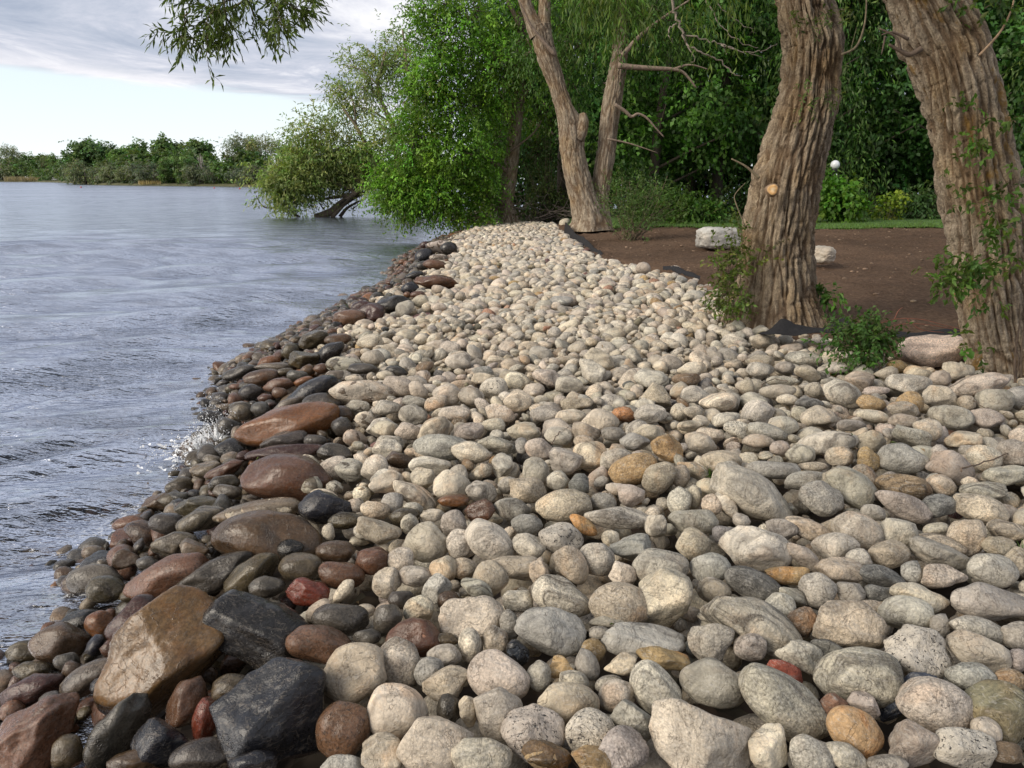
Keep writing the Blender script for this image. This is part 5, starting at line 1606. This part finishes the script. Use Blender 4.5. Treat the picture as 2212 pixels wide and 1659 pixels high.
bush('yellow_sapling', 'small yellow-green sapling on the lawn edge midway between lamp and leaning trunk', 1925, 468, 25.3, [(1918,440,16,18,25.3,9), (1940,428,9,16,25.3,5), (1900,452,14,10,25.3,5)], 85, 5, per=4, m=5, slen=.3, L=.13, W=.10, tint=(.17, .25, .03), droop=.1, hollow=.1, twig_r=.004)
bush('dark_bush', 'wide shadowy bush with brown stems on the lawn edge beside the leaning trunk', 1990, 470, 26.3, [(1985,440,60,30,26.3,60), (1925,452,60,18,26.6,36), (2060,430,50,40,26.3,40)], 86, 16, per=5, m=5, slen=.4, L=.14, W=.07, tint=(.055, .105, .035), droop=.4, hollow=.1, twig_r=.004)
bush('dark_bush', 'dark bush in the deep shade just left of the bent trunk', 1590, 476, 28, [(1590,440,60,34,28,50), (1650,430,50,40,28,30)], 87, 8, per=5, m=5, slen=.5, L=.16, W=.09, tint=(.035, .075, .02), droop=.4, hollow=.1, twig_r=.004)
bush('tall_shrub', 'tangled shrub with yellowish leaves between the leafy tree and the forked tree', 1185, 482, 29.6, [(1180,410,40,60,29.6,46), (1160,330,30,60,30,36), (1215,440,30,40,29.8,26), (1150,460,24,20,29,12), (1190,250,30,60,30.5,28)], 88, 26, per=5, m=5, slen=.5, L=.13, W=.06, tint=(.08, .12, .03), droop=.6, hollow=.05, twig_r=.008, stem_r=2.2)
bush('waterside_bush', 'sparse bush overhanging the water left of the leafy tree trunk', 1050, 480, 31, [(1040,470,40,14,31,26), (990,462,50,14,31.5,28), (1062,440,26,20,31,14)], 89, 14, per=4, m=5, slen=.4, L=.12, W=.06, tint=(.09, .13, .03), droop=.5, hollow=.05, twig_r=.006, stem_r=1.6)
bush('creeper', 'leafy creeper and dry stems climbing the left foot of the bent trunk', 1578, 655, 8.1, [(1592,545,20,26,8.0,10), (1572,590,26,34,7.9,20), (1560,640,24,26,7.8,20), (1595,490,14,26,8.0,5), (1640,560,16,20,7.95,4), (1600,655,22,20,7.75,12), (1550,560,14,20,8.0,5)], 90, 34, cat='plant', per=3, m=5, slen=.14, L=.055, W=.028, tint=(.10, .15, .03), droop=.1, hollow=.05, fine=True, twig_r=.0022, stem_r=.45)
bush('weed', 'leafy weed at the right foot of the bent trunk on bare soil', 1775, 640, 8.2, [(1770,632,18,9,8.2,7), (1795,636,14,8,8.1,6), (1752,640,10,6,8.2,3)], 91, 6, cat='plant', per=3, m=4, slen=.12, L=.085, W=.040, tint=(.07, .155, .03), droop=.3, hollow=.05, fine=True, twig_r=.002, stem_r=.4)
bush('leafy_shoot', 'fresh green leafy shoots growing from the stones left of the big pink boulder', 1885, 752, 6.3, [(1895,735,34,24,6.25,30), (1868,725,40,24,6.2,26), (1820,742,26,24,6.1,14), (1842,700,26,14,6.3,8), (1870,765,24,14,6.1,16), (1788,702,12,9,6.2,4), (1845,790,8,8,6.0,3), (1880,690,16,9,6.4,3)], 92, 26, cat='plant', per=3, m=6, slen=.13, L=.050, W=.027, tint=(.075, .155, .035), droop=.15, hollow=.05, fine=True, twig_r=.0018, stem_r=.4)
def red_stems():
    t = thing('red_stem_branch', 'thin reddish bare stems arching over soil between the shoots and the leaning trunk', 'branch', tuple(at_plane_y(1960, 720, 6.5)[0]))
    base = np.array(t.location)
    for pts in ([(1870,712),(1930,690),(1990,690),(2050,705),(2090,712)], [(1880,716),(1950,700),(2010,702),(2080,716)], [(1960,690),(1990,712),(2040,718)], [(1930,694),(1940,672),(1950,664)]):
        P, R = dpath(pts, 6.35, .004, .002); m = MB(); m.tube(P - base, R, 5, np.array((.24, .09, .06))); m.build('stem', MAT_TWIG, t)
red_stems()
def brush(name, label, u, v, y, n, w, h, seed):
    rng = np.random.default_rng(seed); base = at_plane_y(u, v, y)[0]; mb = MB()
    for _ in range(n):
        a = base + rng.normal(size=3) * (w, .5, .0); a[2] = base[2] + abs(rng.normal()) * h * .25
        d = rng.normal(size=3); d[2] = abs(d[2]) * .35; d /= np.linalg.norm(d); L = (.5 + 1.1 * rng.random())
        P = smooth_path(np.array([a, a + d * L * .5 + rng.normal(size=3) * .1, a + d * L + rng.normal(size=3) * .15]), 7)
        mb.tube(P - base, np.linspace(.018, .004, 7) * (.5 + rng.random()), 4, np.array((.20, .16, .13)) * (.5 + .8 * rng.random()))
    o = mb.build(name, MAT_TWIG, None, tuple(base)); tag(o, label, 'dead branches', None, 'stuff')
brush('dead_brush', 'tangle of dead brown branches behind the far tip of the stones', 1180, 482, 29.3, 170, 1.3, 1.6, 95)
brush('dead_brush', 'dead branches trailing in the water left of the leafy tree trunk', 1010, 478, 31.5, 90, 1.2, .9, 96)

# ------------------------------------------------------------------ far shore
def far_pt(u, dist): 
    d = ray(u, 395); k = dist / math.hypot(d[0], d[1]); return np.array((d[0] * k, d[1] * k, 0.0))
FS = [(-700, 900), (-300, 760), (0, 610), (60, 560), (130, 480), (185, 330), (240, 290), (320, 265), (400, 250), (480, 232), (560, 212), (650, 200), (760, 190), (900, 180), (1010, 172), (1100, 160)]
def far_shore():
    V, Q = [], []
    L = smooth_path(np.array([far_pt(u, d) for u, d in FS]), 150)
    out = L[:, :2] / np.linalg.norm(L[:, :2], axis=1)[:, None]
    rng = np.random.default_rng(5); jit = (fbm(xyz(np.arange(150) * .7, np.zeros(150)), 2, 4) - .5) * 3
    for k, (dd, z) in enumerate(((-1, -.4), (0.5, .12), (3, .55), (14, .9), (160, 1.2), (1500, 1.5))):
        for p, o, j in zip(L, out, jit): V.append((p[0] + o[0] * (dd + j), p[1] + o[1] * (dd + j), z))
    n = 150
    for k in range(5):
        for i in range(n - 1): Q.append((k * n + i, k * n + i + 1, (k + 1) * n + i + 1, (k + 1) * n + i))
    m = plain('shore_turf', (.085, .085, .04), .95, .5, .15)
    tag(put('far_shore', make_mesh('far_shore', V, Q), m), kind='structure')
far_shore()
def far_kit(kind, seed):
    rng = np.random.default_rng(seed); tr = MB(); bl = []
    col = np.array((.10, .08, .065))
    if kind == 'broad':
        tr.tube(np.array([(0, 0, -.5), (.2, 0, 4), (0, 0, 9)]), [.35, .3, .12], 6, col)
        for k in range(13):
            a = rng.random() * 6.28; z = 3 + 9.0 * rng.random(); r = 3.2 * math.sin((z - 1) / 13.5 * math.pi) ** .6
            bl.append((math.cos(a) * r, math.sin(a) * r, z, 2.3, 2.3, 1.8, 15))
        kw = dict(per=6, m=5, slen=1.0, L=.62, W=.45, tint=(.125, .215, .07), droop=.3)
    elif kind == 'airy':
        for k in range(6):
            a = rng.random() * 6.28; r = .8 + 1.8 * rng.random()
            tr.tube(np.array([(0, 0, -.5), (math.cos(a) * r * .5, math.sin(a) * r * .5, 6), (math.cos(a) * r * 1.3, math.sin(a) * r * 1.3, 12.5)]), [.2, .13, .03], 5, np.array((.16, .14, .11)))
        for k in range(20):
            a = rng.random() * 6.28; z = 2.5 + 11 * rng.random(); r = 4.2 * math.sin(min(1, z / 14) * math.pi * .8 + .3) ** .6 * rng.random() ** .5
            bl.append((math.cos(a) * r, math.sin(a) * r, z, 1.5, 1.5, 1.5, 9))
        kw = dict(per=5, m=5, slen=1.2, L=.50, W=.20, tint=(.19, .23, .11), droop=.5)
    elif kind == 'olive':
        tr.tube(np.array([(0, 0, -.5), (.1, 0, 2), (0, 0, 4)]), [.25, .2, .1], 5, col)
        for k in range(14):
            a = rng.random() * 6.28; z = .7 + 4.6 * rng.random(); r = 2.8 * math.sin(min(1, (z + .8) / 7.0) * math.pi) ** .5
            bl.append((math.cos(a) * r, math.sin(a) * r, z, 1.3, 1.3, 1.0, 15))
        kw = dict(per=5, m=4, slen=.8, L=.48, W=.20, tint=(.165, .205, .14), droop=.5)
    else:
        tr.tube(np.array([(0, 0, -.5), (.2, 0, 4), (0, 0, 11)]), [.22, .16, .05], 5, np.array((.2, .18, .15)))
        for k in range(11):
            a = rng.random() * 6.28; z = 2 + 10 * k / 11; bl.append((math.cos(a) * .9, math.sin(a) * .9, z, 1.3, 1.3, 1.2, 12))
        kw = dict(per=5, m=4, slen=.8, L=.52, W=.30, tint=(.12, .20, .07), droop=.4)
    cm = crown_mesh('far_' + kind, rng, bl, hollow=.3, var=.5, spread=.5, **kw)
    tm = make_mesh('far_trunk_' + kind, np.vstack(tr.V), np.vstack(tr.Q), np.vstack(tr.T), {'tint': np.vstack(tr.A)})
    cm.materials.append(MAT_LEAF); tm.materials.append(MAT_TWIG); return tm, cm
FK = {(k, i): far_kit(k, 100 + i * 7 + len(k)) for k, i in (('broad', 0), ('broad', 1), ('airy', 0), ('olive', 0), ('olive', 1), ('poplar', 0))}
KH = {'broad': 13.6, 'airy': 15.0, 'olive': 6.7, 'poplar': 13.2}
def base_v(dist): return CY - F * ((-(H - .9) / dist + sp_) / cp) / 1.0
frs = np.random.default_rng(9)
def far_tree(u, top, dist, kit, sx, label, group='trees along the far shore'):
    b = far_pt(u, dist); b[2] = .7
    P, t = at_plane_y(u, top, b[1]); h = P[2] - b[2]; s = h / KH[kit[0]]
    nm = {'broad': 'broad_tree', 'airy': 'airy_tree', 'olive': 'silver_willow', 'poplar': 'slender_tree'}[kit[0]]
    o = thing(nm, label, 'tree', tuple(b), group); o.scale = (s * sx * 1.18, s * sx * 1.18, s); o.rotation_euler = (0, 0, frs.random() * 6.28)
    put('trunk', FK[kit][0], None, o); put('crown', FK[kit][1], None, o)
for a in [
    (30, 307, 640, ('airy', 0), .85, 'tallest feathery tree at the left end of the far shore'), (-8, 345, 640, ('broad', 0), 1.3, 'dark tree cut by the left edge of the view'),
    (8, 338, 620, ('olive', 0), 1.1, 'dark low tree under the feathery tree'), (42, 335, 660, ('broad', 1), 1.3, 'dark tree right of the feathery tree'), (68, 330, 650, ('broad', 0), 1.2, 'dark tree above the reeds of the far left shore'),
    (90, 328, 640, ('broad', 1), 1.1, 'dark tree above the white rail fence'), (112, 330, 630, ('airy', 0), .8, 'open tree with sky between its stems beyond the rail fence'), (136, 333, 600, ('broad', 0), 1.0, 'dark tree just before the nearer shore begins'), (128, 352, 620, ('olive', 1), 1.2, 'low dark thicket at the right end of the rail fence'),
    (182, 300, 345, ('broad', 0), 1.0, 'left of the two tall dark crowns on the nearer far shore'), (218, 294, 340, ('broad', 1), 1.15, 'tallest dark crown on the left part of the nearer far shore'), (254, 308, 330, ('broad', 0), 1.1, 'dark crown sloping down behind the silver willows'),
    (160, 336, 335, ('olive', 1), .8, 'yellowish small willow first on the nearer shore'), (186, 341, 318, ('olive', 0), 1.05, 'silver willow second from the left on the nearer shore'), (222, 339, 308, ('olive', 1), 1.1, 'silver willow under the tallest dark crown'), (245, 352, 296, ('olive', 0), .9, 'small silver willow leaning over the water'),
    (262, 348, 292, ('olive', 1), 1.0, 'silver willow in the middle of the row'), (286, 346, 282, ('olive', 0), 1.0, 'silver willow below the pale green trees'), (312, 344, 276, ('olive', 1), 1.0, 'silver willow right of the row middle'), (335, 343, 268, ('olive', 0), 1.05, 'rounded silver willow last in the row'),
    (284, 309, 320, ('broad', 1), 1.0, 'pale green tree left of the long green ridge of crowns'), (305, 312, 310, ('poplar', 0), 1.5, 'pale green pointed tree in the middle of the far shore'), (330, 303, 300, ('broad', 0), 1.0, 'green tree stepping up towards the highest ridge crown'), (358, 297, 295, ('broad', 1), 1.0, 'green tree left of the highest ridge crown'),
    (385, 292, 290, ('broad', 0), 1.05, 'highest green crown of the ridge'), (415, 293, 285, ('broad', 1), 1.1, 'broad dark green crown at the right end of the ridge'), (440, 303, 280, ('broad', 0), .9, 'dark green crown just before the gap of sky'),
    (360, 335, 262, ('poplar', 0), 1.2, 'slender pale-stemmed tree by the water under the ridge'), (388, 335, 256, ('poplar', 0), 1.2, 'slender tree with a white stem beside the water'), (412, 332, 250, ('poplar', 0), 1.3, 'slender tree next to a leafless grey one'), (432, 348, 247, ('olive', 1), 1.0, 'low bright bush at the right foot of the ridge'),
    (462, 345, 244, ('olive', 0), 1.0, 'low dark bush under the gap of sky'), (490, 330, 240, ('broad', 0), 1.0, 'green tree left of the big airy tree'), (532, 281, 238, ('airy', 0), 1.0, 'big airy tree with thin crown, tallest by the point'), (575, 283, 236, ('airy', 0), 1.0, 'twin airy tree right beside the tallest airy one'),
    (520, 352, 226, ('olive', 1), 1.1, 'low bush under the big airy tree'), (556, 350, 222, ('olive', 0), 1.1, 'dark bush at the waterline under the twin airy tree'), (610, 305, 225, ('broad', 1), 1.0, 'tree half hidden by the sprawling willow'), (600, 350, 214, ('olive', 1), 1.2, 'bush half hidden by the sprawling willow'),
    (660, 320, 215, ('broad', 0), 1.1, 'far tree behind the middle of the sprawling willow'), (720, 330, 205, ('broad', 1), 1.1, 'far tree behind the stems of the sprawling willow'), (790, 335, 200, ('broad', 0), 1.1, 'far tree behind the right side of the sprawling willow'), (860, 335, 195, ('broad', 1), 1.1, 'far tree behind the left edge of the leafy tree'),
    (930, 335, 190, ('broad', 0), 1.1, 'far tree seen through the low boughs of the leafy tree'), (1000, 335, 180, ('broad', 1), 1.1, 'far tree behind the leafy tree trunk')]:
    far_tree(*a)
def shore_wood():
    rng = np.random.default_rng(78); mb = MB(); bl = []
    for u in np.arange(-30, 1060, 9.0):
        dist = np.interp(u, [p[0] for p in FS], [p[1] for p in FS]) * 1.06; p = far_pt(u + rng.normal() * 3, dist)
        k = dist / 300; hh = (4.6 + 1.6 * math.sin(u * .05)) * k ** .5; bl.append((p[0], p[1], hh, 3.6 * k, 3.0 * k, hh * .95, 19))
    strands(mb, rng, bl, per=4, m=4, slen=1.6, L=1.4, W=1.0, tint=(.10, .165, .065), droop=.3, hollow=.1)
    tag(mb.build('shore_wood', MAT_LEAF), 'scrub filling in behind the trees of the far shore', 'scrub', None, 'stuff')
shore_wood()
def bare_tree():
    rng = np.random.default_rng(3); b = far_pt(438, 249); b[2] = .6
    o = thing('bare_tree', 'leafless pale grey tree standing at the waterline of the far shore', 'tree', tuple(b)); m = MB()
    m.tube(np.array([(0, 0, -.3), (.1, 0, 4), (0, 0, 8.5)]), [.22, .15, .03], 6, np.array((.42, .37, .34)))
    o2 = m.build('trunk', MAT_TWIG, o); m = MB()
    for k in range(34):
        z = 1.2 + 6 * rng.random(); a = rng.random() * 6.28; L = 1.5 * (1 - z / 9) + .5
        m.tube(np.array([(0, 0, z), (math.cos(a) * L * .5, math.sin(a) * L * .5, z + L * .6), (math.cos(a) * L * .8, math.sin(a) * L * .8, z + L * 1.4)]), [.07, .05, .02], 4, np.array((.42, .37, .34)))
    tag(m.build('branches', MAT_TWIG, o), kind='stuff')
bare_tree()
def reeds(label, u0, u1, dist, n, seed):
    rng = np.random.default_rng(seed); mb = MB(); P, D = [], []
    for k in range(n):
        p = far_pt(u0 + (u1 - u0) * rng.random(), dist * (1 + .012 * rng.normal())); p[2] = .2; P.append(p); D.append((rng.normal() * .15, rng.normal() * .15, 1))
    mb.leaves(np.array(P), np.array(D), dist / 430 * (1.6 + 1.2 * rng.random(n)), dist / 430 * .25, np.array((.34, .28, .17)) * (1 + .25 * rng.normal(size=(n, 1))), rng)
    tag(mb.build('reeds', MAT_LEAF), label, 'reeds', None, 'stuff')
reeds('dry tan reeds along the far left waterline', 10, 92, 560, 900, 3)
reeds('short dry reeds at the nearer far shore', 300, 348, 268, 350, 4)
def rail_fence():
    a, b = far_pt(90, 575), far_pt(142, 500); a[2] = b[2] = .9
    o = thing('rail_fence', 'low white rail fence on the far left shore beyond the reeds', 'fence', tuple(a)); m0 = plain('white_paint', (.75, .76, .78), .5, .05)
    n = 14
    for k in range(n + 1):
        p = (b - a) * k / n; me = MB(); me.tube(np.array([p + (0, 0, -.5), p + (0, 0, 1.6)]), .16, 4); me.build('post', m0, o)
    for z in (.7, 1.45):
        me = MB(); me.tube(np.array([(0, 0, z), (b - a) + (0, 0, z)]), .17, 4); me.build('rail', m0, o)
rail_fence()
for u, v, lab in ((175, 405.5, 'small red buoy floating off the silver willows, nearest the left'), (463, 407, 'small red buoy floating below the low dark bush of the far shore'), (518, 408.5, 'small dark red buoy nearest to the sprawling willow')):
    P, t = at_z(u, v, 0.0); m = plain('buoy_paint', (.45, .05, .04), .4, .1); 
    V, Fc = ICO[2]; r = 1.9 / F * t; W_ = V * (r, r, r * .95); o = put('buoy', make_mesh('buoy', W_, None, Fc), m, None, (P[0], P[1], r * .35)); tag(o, lab, 'buoy')
    c = MB(); c.tube(np.array([(0, 0, r * .8), (0, 0, r * 1.5)]), r * .18, 8); c.build('mooring_eye', m, o)

# ------------------------------------------------------------------ lamp, rocks on the soil, fabric, twigs, splash
def globe_lamp():
    P, t = at_plane_y(1804, 356, 25.0); z0 = soil_top(P[0], P[1]); base = np.array((P[0], P[1], z0))
    o = thing('globe_lamp', 'white globe lamp on a short black post at the edge of the wood', 'lamp', tuple(base))
    h = P[2] - z0; r = 9.6 / F * t
    g = plain('opal_glass', (.80, .82, .84), .25, .02); k = plain('black_metal', (.02, .02, .022), .5, .1)
    V, Fc = ICO[3]; put('globe', make_mesh('globe', V * r + (0, 0, h), None, Fc), g, o)
    m = MB(); m.tube(np.array([(0, 0, -.1), (0, 0, h - r - .1)]), .045, 12); m.build('post', k, o)
    m = MB(); m.tube(np.array([(0, 0, h - r - .12), (0, 0, h - r - .06), (0, 0, h - r + .03), (0, 0, h - r + .05)]), [.05, .09, .085, .07], 16); m.build('collar', k, o)
    m = MB(); m.tube(np.array([(0, 0, -.02), (0, 0, .05)]), .12, 14); m.build('base', k, o)
globe_lamp()
def block(name, label, u, v, w, h, y, dep, rot, seed, col, pw=5.0):
    rng = np.random.default_rng(seed); P, t = at_plane_y(u, v, y); V, Fc = ICO[4]; k = 1 / F * t
    q = (np.abs(V) ** pw).sum(1) ** (-1 / pw); B = V * q[:, None]
    B *= (1 + .26 * (fbm(V * 1.8 + seed, 3, 5) - .5) + .22 * (np.abs(fbm(V * 4.0 + seed * 3, 3, 8) - .5)) )[:, None]
    c, s = math.cos(rot), math.sin(rot); B = B * (w * k / 2, dep / 2, h * k / 2) @ np.array([(c, s, 0), (-s, c, 0), (0, 0, 1)])
    n = len(B); at = {'tint': np.tile((*col, 1), (n, 1)), 'pat': np.tile((.35, .15, .15), (n, 1)), 'lp': B * .35 + seed, 'wet': np.zeros(n)}
    tag(put(name, make_mesh(name, B, None, Fc, at), MAT_STONE, None, tuple(P)), label, 'boulder')
block('limestone_block', 'grey squared limestone block lying on the soil left of the bent trunk', 1556, 514, 92, 44, 16.0, .6, .15, 7, (.40, .39, .36))
block('pale_rock', 'pale pointed rock poking out from behind the bent trunk on the soil', 1770, 550, 46, 36, 13.1, .5, .6, 9, (.46, .42, .35), 3.0)
def cloth(name, label, pts_lo, pts_hi, y_lo, y_hi, seed, nu=70, nv=12, amp=.03, group=None):
    """crumpled landscape fabric between two traced edges"""
    A = smooth_path(np.array([at_plane_y(u, v, y)[0] for (u, v), y in zip(pts_lo, np.linspace(*y_lo, len(pts_lo)))]), nu)
    B = smooth_path(np.array([at_plane_y(u, v, y)[0] for (u, v), y in zip(pts_hi, np.linspace(*y_hi, len(pts_hi)))]), nu)
    w = np.linspace(0, 1, nv)[None, :, None]; G = A[:, None] * (1 - w) + B[:, None] * w
    nn = fbm(G * 7 + seed, 3, seed) - .5; n2 = fbm(G * 3 + seed, 2, seed + 3) - .5
    G[..., 1] += amp * 3.2 * n2 + amp * 2.5 * nn + amp * 2 * (np.abs(fbm(G * 22, 2, seed + 9) - .5)); G[..., 2] += amp * 1.4 * nn + amp * 1.6 * (np.abs(fbm(G * 14, 3, seed + 5) - .5) - .1)
    base = G.reshape(-1, 3).mean(0); V = (G - base).reshape(-1, 3); i = np.arange(nu - 1)[:, None] * nv + np.arange(nv - 1)[None]
    Q = np.stack([i, i + nv, i + nv + 1, i + 1], -1).reshape(-1, 4); n = len(V)
    V2 = np.vstack([V, V + (0, .004, -.004)]); Q2 = np.vstack([Q, Q[:, ::-1] + n])
    rim = list(range(0, n, nv)), list(range(nv - 1, n, nv)), list(range(nv)), list(range(n - nv, n))
    E = [(a, b, b + n, a + n) for r in rim for a, b in zip(r[:-1], r[1:])]
    o = put(name, make_mesh(name, V2, np.vstack([Q2, E])), MAT_FABRIC, None, tuple(base)); tag(o, label, 'fabric', group)
MAT_FABRIC = plain('geotextile', (.018, .017, .018), .85, .4, 60, .5, 0, .3)
cloth('landscape_fabric', 'black landscape fabric crumpled on the stones at the foot of the bent trunk', [(1636,719),(1665,722),(1700,724),(1740,722),(1785,718),(1815,725),(1842,722)], [(1642,717),(1660,713),(1674,700),(1690,689),(1708,693),(1718,700),(1744,705),(1780,706),(1800,699),(1818,690),(1834,687),(1848,696)], (6.9, 6.7), (7.25, 6.95), 5, 110, 16, .018)
cloth('landscape_fabric', 'strip of black fabric showing between soil and the leaning trunk', [(1925,728),(1980,728),(2040,732),(2085,742)], [(1920,716),(1985,716),(2040,712),(2085,708)], (6.8, 6.5), (7.1, 6.7), 6, 50, 8, .02)
cloth('landscape_fabric', 'torn black fabric standing up beside the forked tree at the far soil edge', [(1218,505),(1228,512),(1245,520),(1256,530),(1275,545),(1300,556)], [(1221,478),(1233,492),(1246,506),(1262,512),(1282,532),(1302,545)], (22.5, 15.6), (22.9, 15.9), 7, 60, 8, .05)
cloth('landscape_fabric', 'low black fabric edge between soil and stones left of the bent trunk', [(1432,581),(1455,585),(1480,594),(1512,604)], [(1432,576),(1455,574),(1486,585),(1514,597)], (11.9, 10.4), (12.1, 10.6), 8, 40, 6, .025)
def twig(label, pts, r, y0, y1, col, seed):
    rng = np.random.default_rng(seed); P = []
    for u, v in pts:
        p = at_z(u, v, .62)[0]; p[2] = float(pile_z(p[:1], p[1:2])[0]) + .05; P.append(p)
    P = smooth_path(np.array(P), 4 * len(P)); P += rng.normal(size=P.shape) * .004; m = MB(); b = P.mean(0)
    m.tube(P - b, np.linspace(r, r * .5, len(P)), 5, np.array(col)); tag(m.build('twig', MAT_TWIG, None, tuple(b)), label, 'twig')
for k, a in enumerate([('thin curved twig on cream stones below the big pink boulder', [(2090,890),(2110,915),(2140,930),(2168,935)], .004), ('straight dark twig lying across stones near the right border', [(2065,1065),(2110,1050),(2160,1030),(2212,1010)], .005),
     ('small dry twig among cobbles under the black fabric', [(1640,870),(1668,855),(1700,862)], .004), ('dry twig near the orange-tan cobble', [(1530,862),(1560,880),(1575,905)], .004), ('short brown twig beside the coiled spiral stone', [(1190,990),(1205,965),(1230,950)], .004), ('brown twig in front of the leaning trunk', [(2120,800),(2160,790),(2200,800)], .005)]):
    twig(a[0], a[1], a[2], 0, 0, (.14, .10, .07), 200 + k)
def litter():
    """clods, bark chips and dead leaves lying on the soil"""
    rng = np.random.default_rng(55); V0, F0 = ICO[0]; Vs, Ts, A, n = [], [], [], 0
    for _ in range(1100):
        x, y = 1.2 + 11 * rng.random(), 5.5 + 17 * rng.random() ** 1.3
        if soil_d(np.array([x]), np.array([y]))[0] < .15: continue
        near_t = min(math.hypot(x - 2.78, y - 8.0), math.hypot(x - 4.05, y - 5.9)) < .9
        r = (.010 + .022 * rng.random() ** 3); z = float(soil_surf(np.array([x]), np.array([y]))[0])
        flat = .35 if rng.random() < .3 else .8
        Vs.append(V0 * (r * (1 + rng.random()), r, r * flat) * (1 + .3 * (rng.random((12, 1)) - .5)) + (x, y, z + r * .2)); Ts.append(F0 + n); n += 12
        k = rng.random(); A.append(np.tile((*(np.array((.17, .115, .075)) * (.5 + k) if rng.random() < .9 else np.array((.26, .19, .12))), 1), (12, 1)))
    tag(put('litter', make_mesh('litter', np.vstack(Vs), None, np.vstack(Ts), {'tint': np.vstack(A)}), MAT_TWIG), 'clods, bark chips and dead leaves scattered on the bare soil', 'litter', None, 'stuff')
litter()
def tuft(label, u, v, n, L, seed, z=.58):
    rng = np.random.default_rng(seed); p = at_z(u, v, z)[0]; p[2] = float(pile_z(p[:1], p[1:2])[0]) - .02; m = MB()
    D = rng.normal(size=(n, 3)) * .6; D[:, 2] = .6 + .5 * rng.random(n)
    m.leaves(rng.normal(size=(n, 3)) * (.012, .012, .003), D, L * (.6 + .6 * rng.random(n)), .005, np.array((.10, .18, .03)) * (1 + .3 * rng.normal(size=(n, 1))).clip(.5, 1.6), rng, fine=True)
    tag(m.build('grass_tuft', MAT_LEAF, None, tuple(p)), label, 'grass')
tuft('small grass tuft between cobbles left of the faceted grey boulder', 1528, 1062, 26, .07, 301); tuft('grass blades between cobbles in front of the right cobbles', 2090, 1222, 16, .07, 302); tuft('few grass blades at the right border of the bank', 2208, 1255, 20, .08, 303)
def lawn_blades():
    rng = np.random.default_rng(66); n = 9000; x = 3 + 16 * rng.random(n); y = lawn_edge(x) + .1 + 3.2 * rng.random(n) ** 2; P = np.stack([x, y, lawn_surf(x, y) - .01], -1)
    D = rng.normal(size=(n, 3)) * .35; D[:, 2] = 1; mb = MB()
    mb.leaves(P, D, .05 + .06 * rng.random(n), .012, np.array((.10, .19, .04)) * (1 + .3 * rng.normal(size=(n, 1))).clip(.4, 1.7), rng)
    tag(mb.build('grass', MAT_LEAF), 'ragged grass blades along the edge of the lawn', 'grass', None, 'stuff')
lawn_blades()
def leaf_litter():
    rng = np.random.default_rng(67); mb = MB(); P = []
    for g, n in ((near, 520), (far, 420)):
        i, j = rng.integers(5, g.X.shape[0] - 5, n), rng.integers(5, g.X.shape[1] - 5, n)
        for a, b in zip(i, j):
            if g.sh[a, b] < 1.0 or g.sd[a, b] > 0: continue
            w = g.Hh[a - 3:a + 4, b - 3:b + 4]; q = np.unravel_index(w.argmin(), w.shape); P.append((g.X[a, b] + (q[0] - 3) * g.st, g.Y[a, b] + (q[1] - 3) * g.st, w.min() + .012))
    P = np.array(P); n = len(P); D = rng.normal(size=(n, 3)) * (1, 1, .25)
    C = np.where(rng.random((n, 1)) < .25, np.array((.12, .18, .03)), np.array((.24, .17, .09))) * (.6 + .8 * rng.random((n, 1)))
    mb.leaves(P, D, .022 + .025 * rng.random(n), .012 + .008 * rng.random(n), C, rng, fine=True)
    for q in range(0, n, 3):
        d = rng.normal(size=3) * (1, 1, .15); d /= np.linalg.norm(d); L = .05 + .12 * rng.random()
        mb.tube(smooth_path(np.array([P[q], P[q] + d * L * .5 + rng.normal(size=3) * .008, P[q] + d * L]), 5), [.0022, .002, .0018, .0015, .001], 4, np.array((.14, .10, .07)))
    tag(mb.build('leaf_litter', MAT_TWIG), 'dead leaves and bits of twig caught between the stones', 'litter', None, 'stuff')
leaf_litter()
def splash():
    rng = np.random.default_rng(44); c, _ = at_z(462, 968, 0.05); V0, F0 = ICO[0]; Vs, Ts, n = [], [], 0
    def drop(p, r):
        nonlocal n
        Vs.append(V0 * r * (1, 1, 1 + rng.random()) + p); Ts.append(F0 + n); n += len(V0)
    mb = MB(); k = 260
    A = rng.normal(size=(k, 3)) * (.10, .08, .02); A[:, 2] = abs(A[:, 2]); D = rng.normal(size=(k, 3)) * .45 + (.1, 0, 1.0) + A * (2.5, 0, 0)
    mb.leaves(A, D, (.05 + .13 * rng.random(k)) * np.exp(-(A[:, 0] / .16) ** 2), .012 + .02 * rng.random(k), np.ones((k, 3)), rng)
    B = rng.normal(size=(420, 3)) * (.20, .26, .004); B[:, 2] += .012; E = rng.normal(size=(420, 3)) * (1, 1, .12)
    mb.leaves(B, E, .02 + .05 * rng.random(420), .012 + .02 * rng.random(420), np.ones((420, 3)), rng)
    sheetV, sheetQ = np.vstack(mb.V), np.vstack(mb.Q)
    for _ in range(1900):
        a = rng.normal(); hgt = abs(rng.normal()) * .17; x = a * .13 + .07 * hgt; p = np.array((x, rng.normal() * .10, hgt * math.exp(-a * a * .4)))
        drop(p, .0016 + .0038 * rng.random() ** 3)
    for _ in range(800):
        p = np.array((rng.normal() * .20, rng.normal() * .22, .01 + abs(rng.normal()) * .012)); drop(p, .0025 + .004 * rng.random())
    m, nt, b = new_mat('white_water'); b.inputs['Base Color'].default_value = (.93, .95, .97, 1); b.inputs['Roughness'].default_value = .15
    tag(put('splash', make_mesh('splash', np.vstack(Vs + [sheetV]), sheetQ + n, np.vstack(Ts)), m, None, tuple(c)), 'white spray of a wave breaking on the long orange boulder', 'splash', None, 'stuff')
splash()
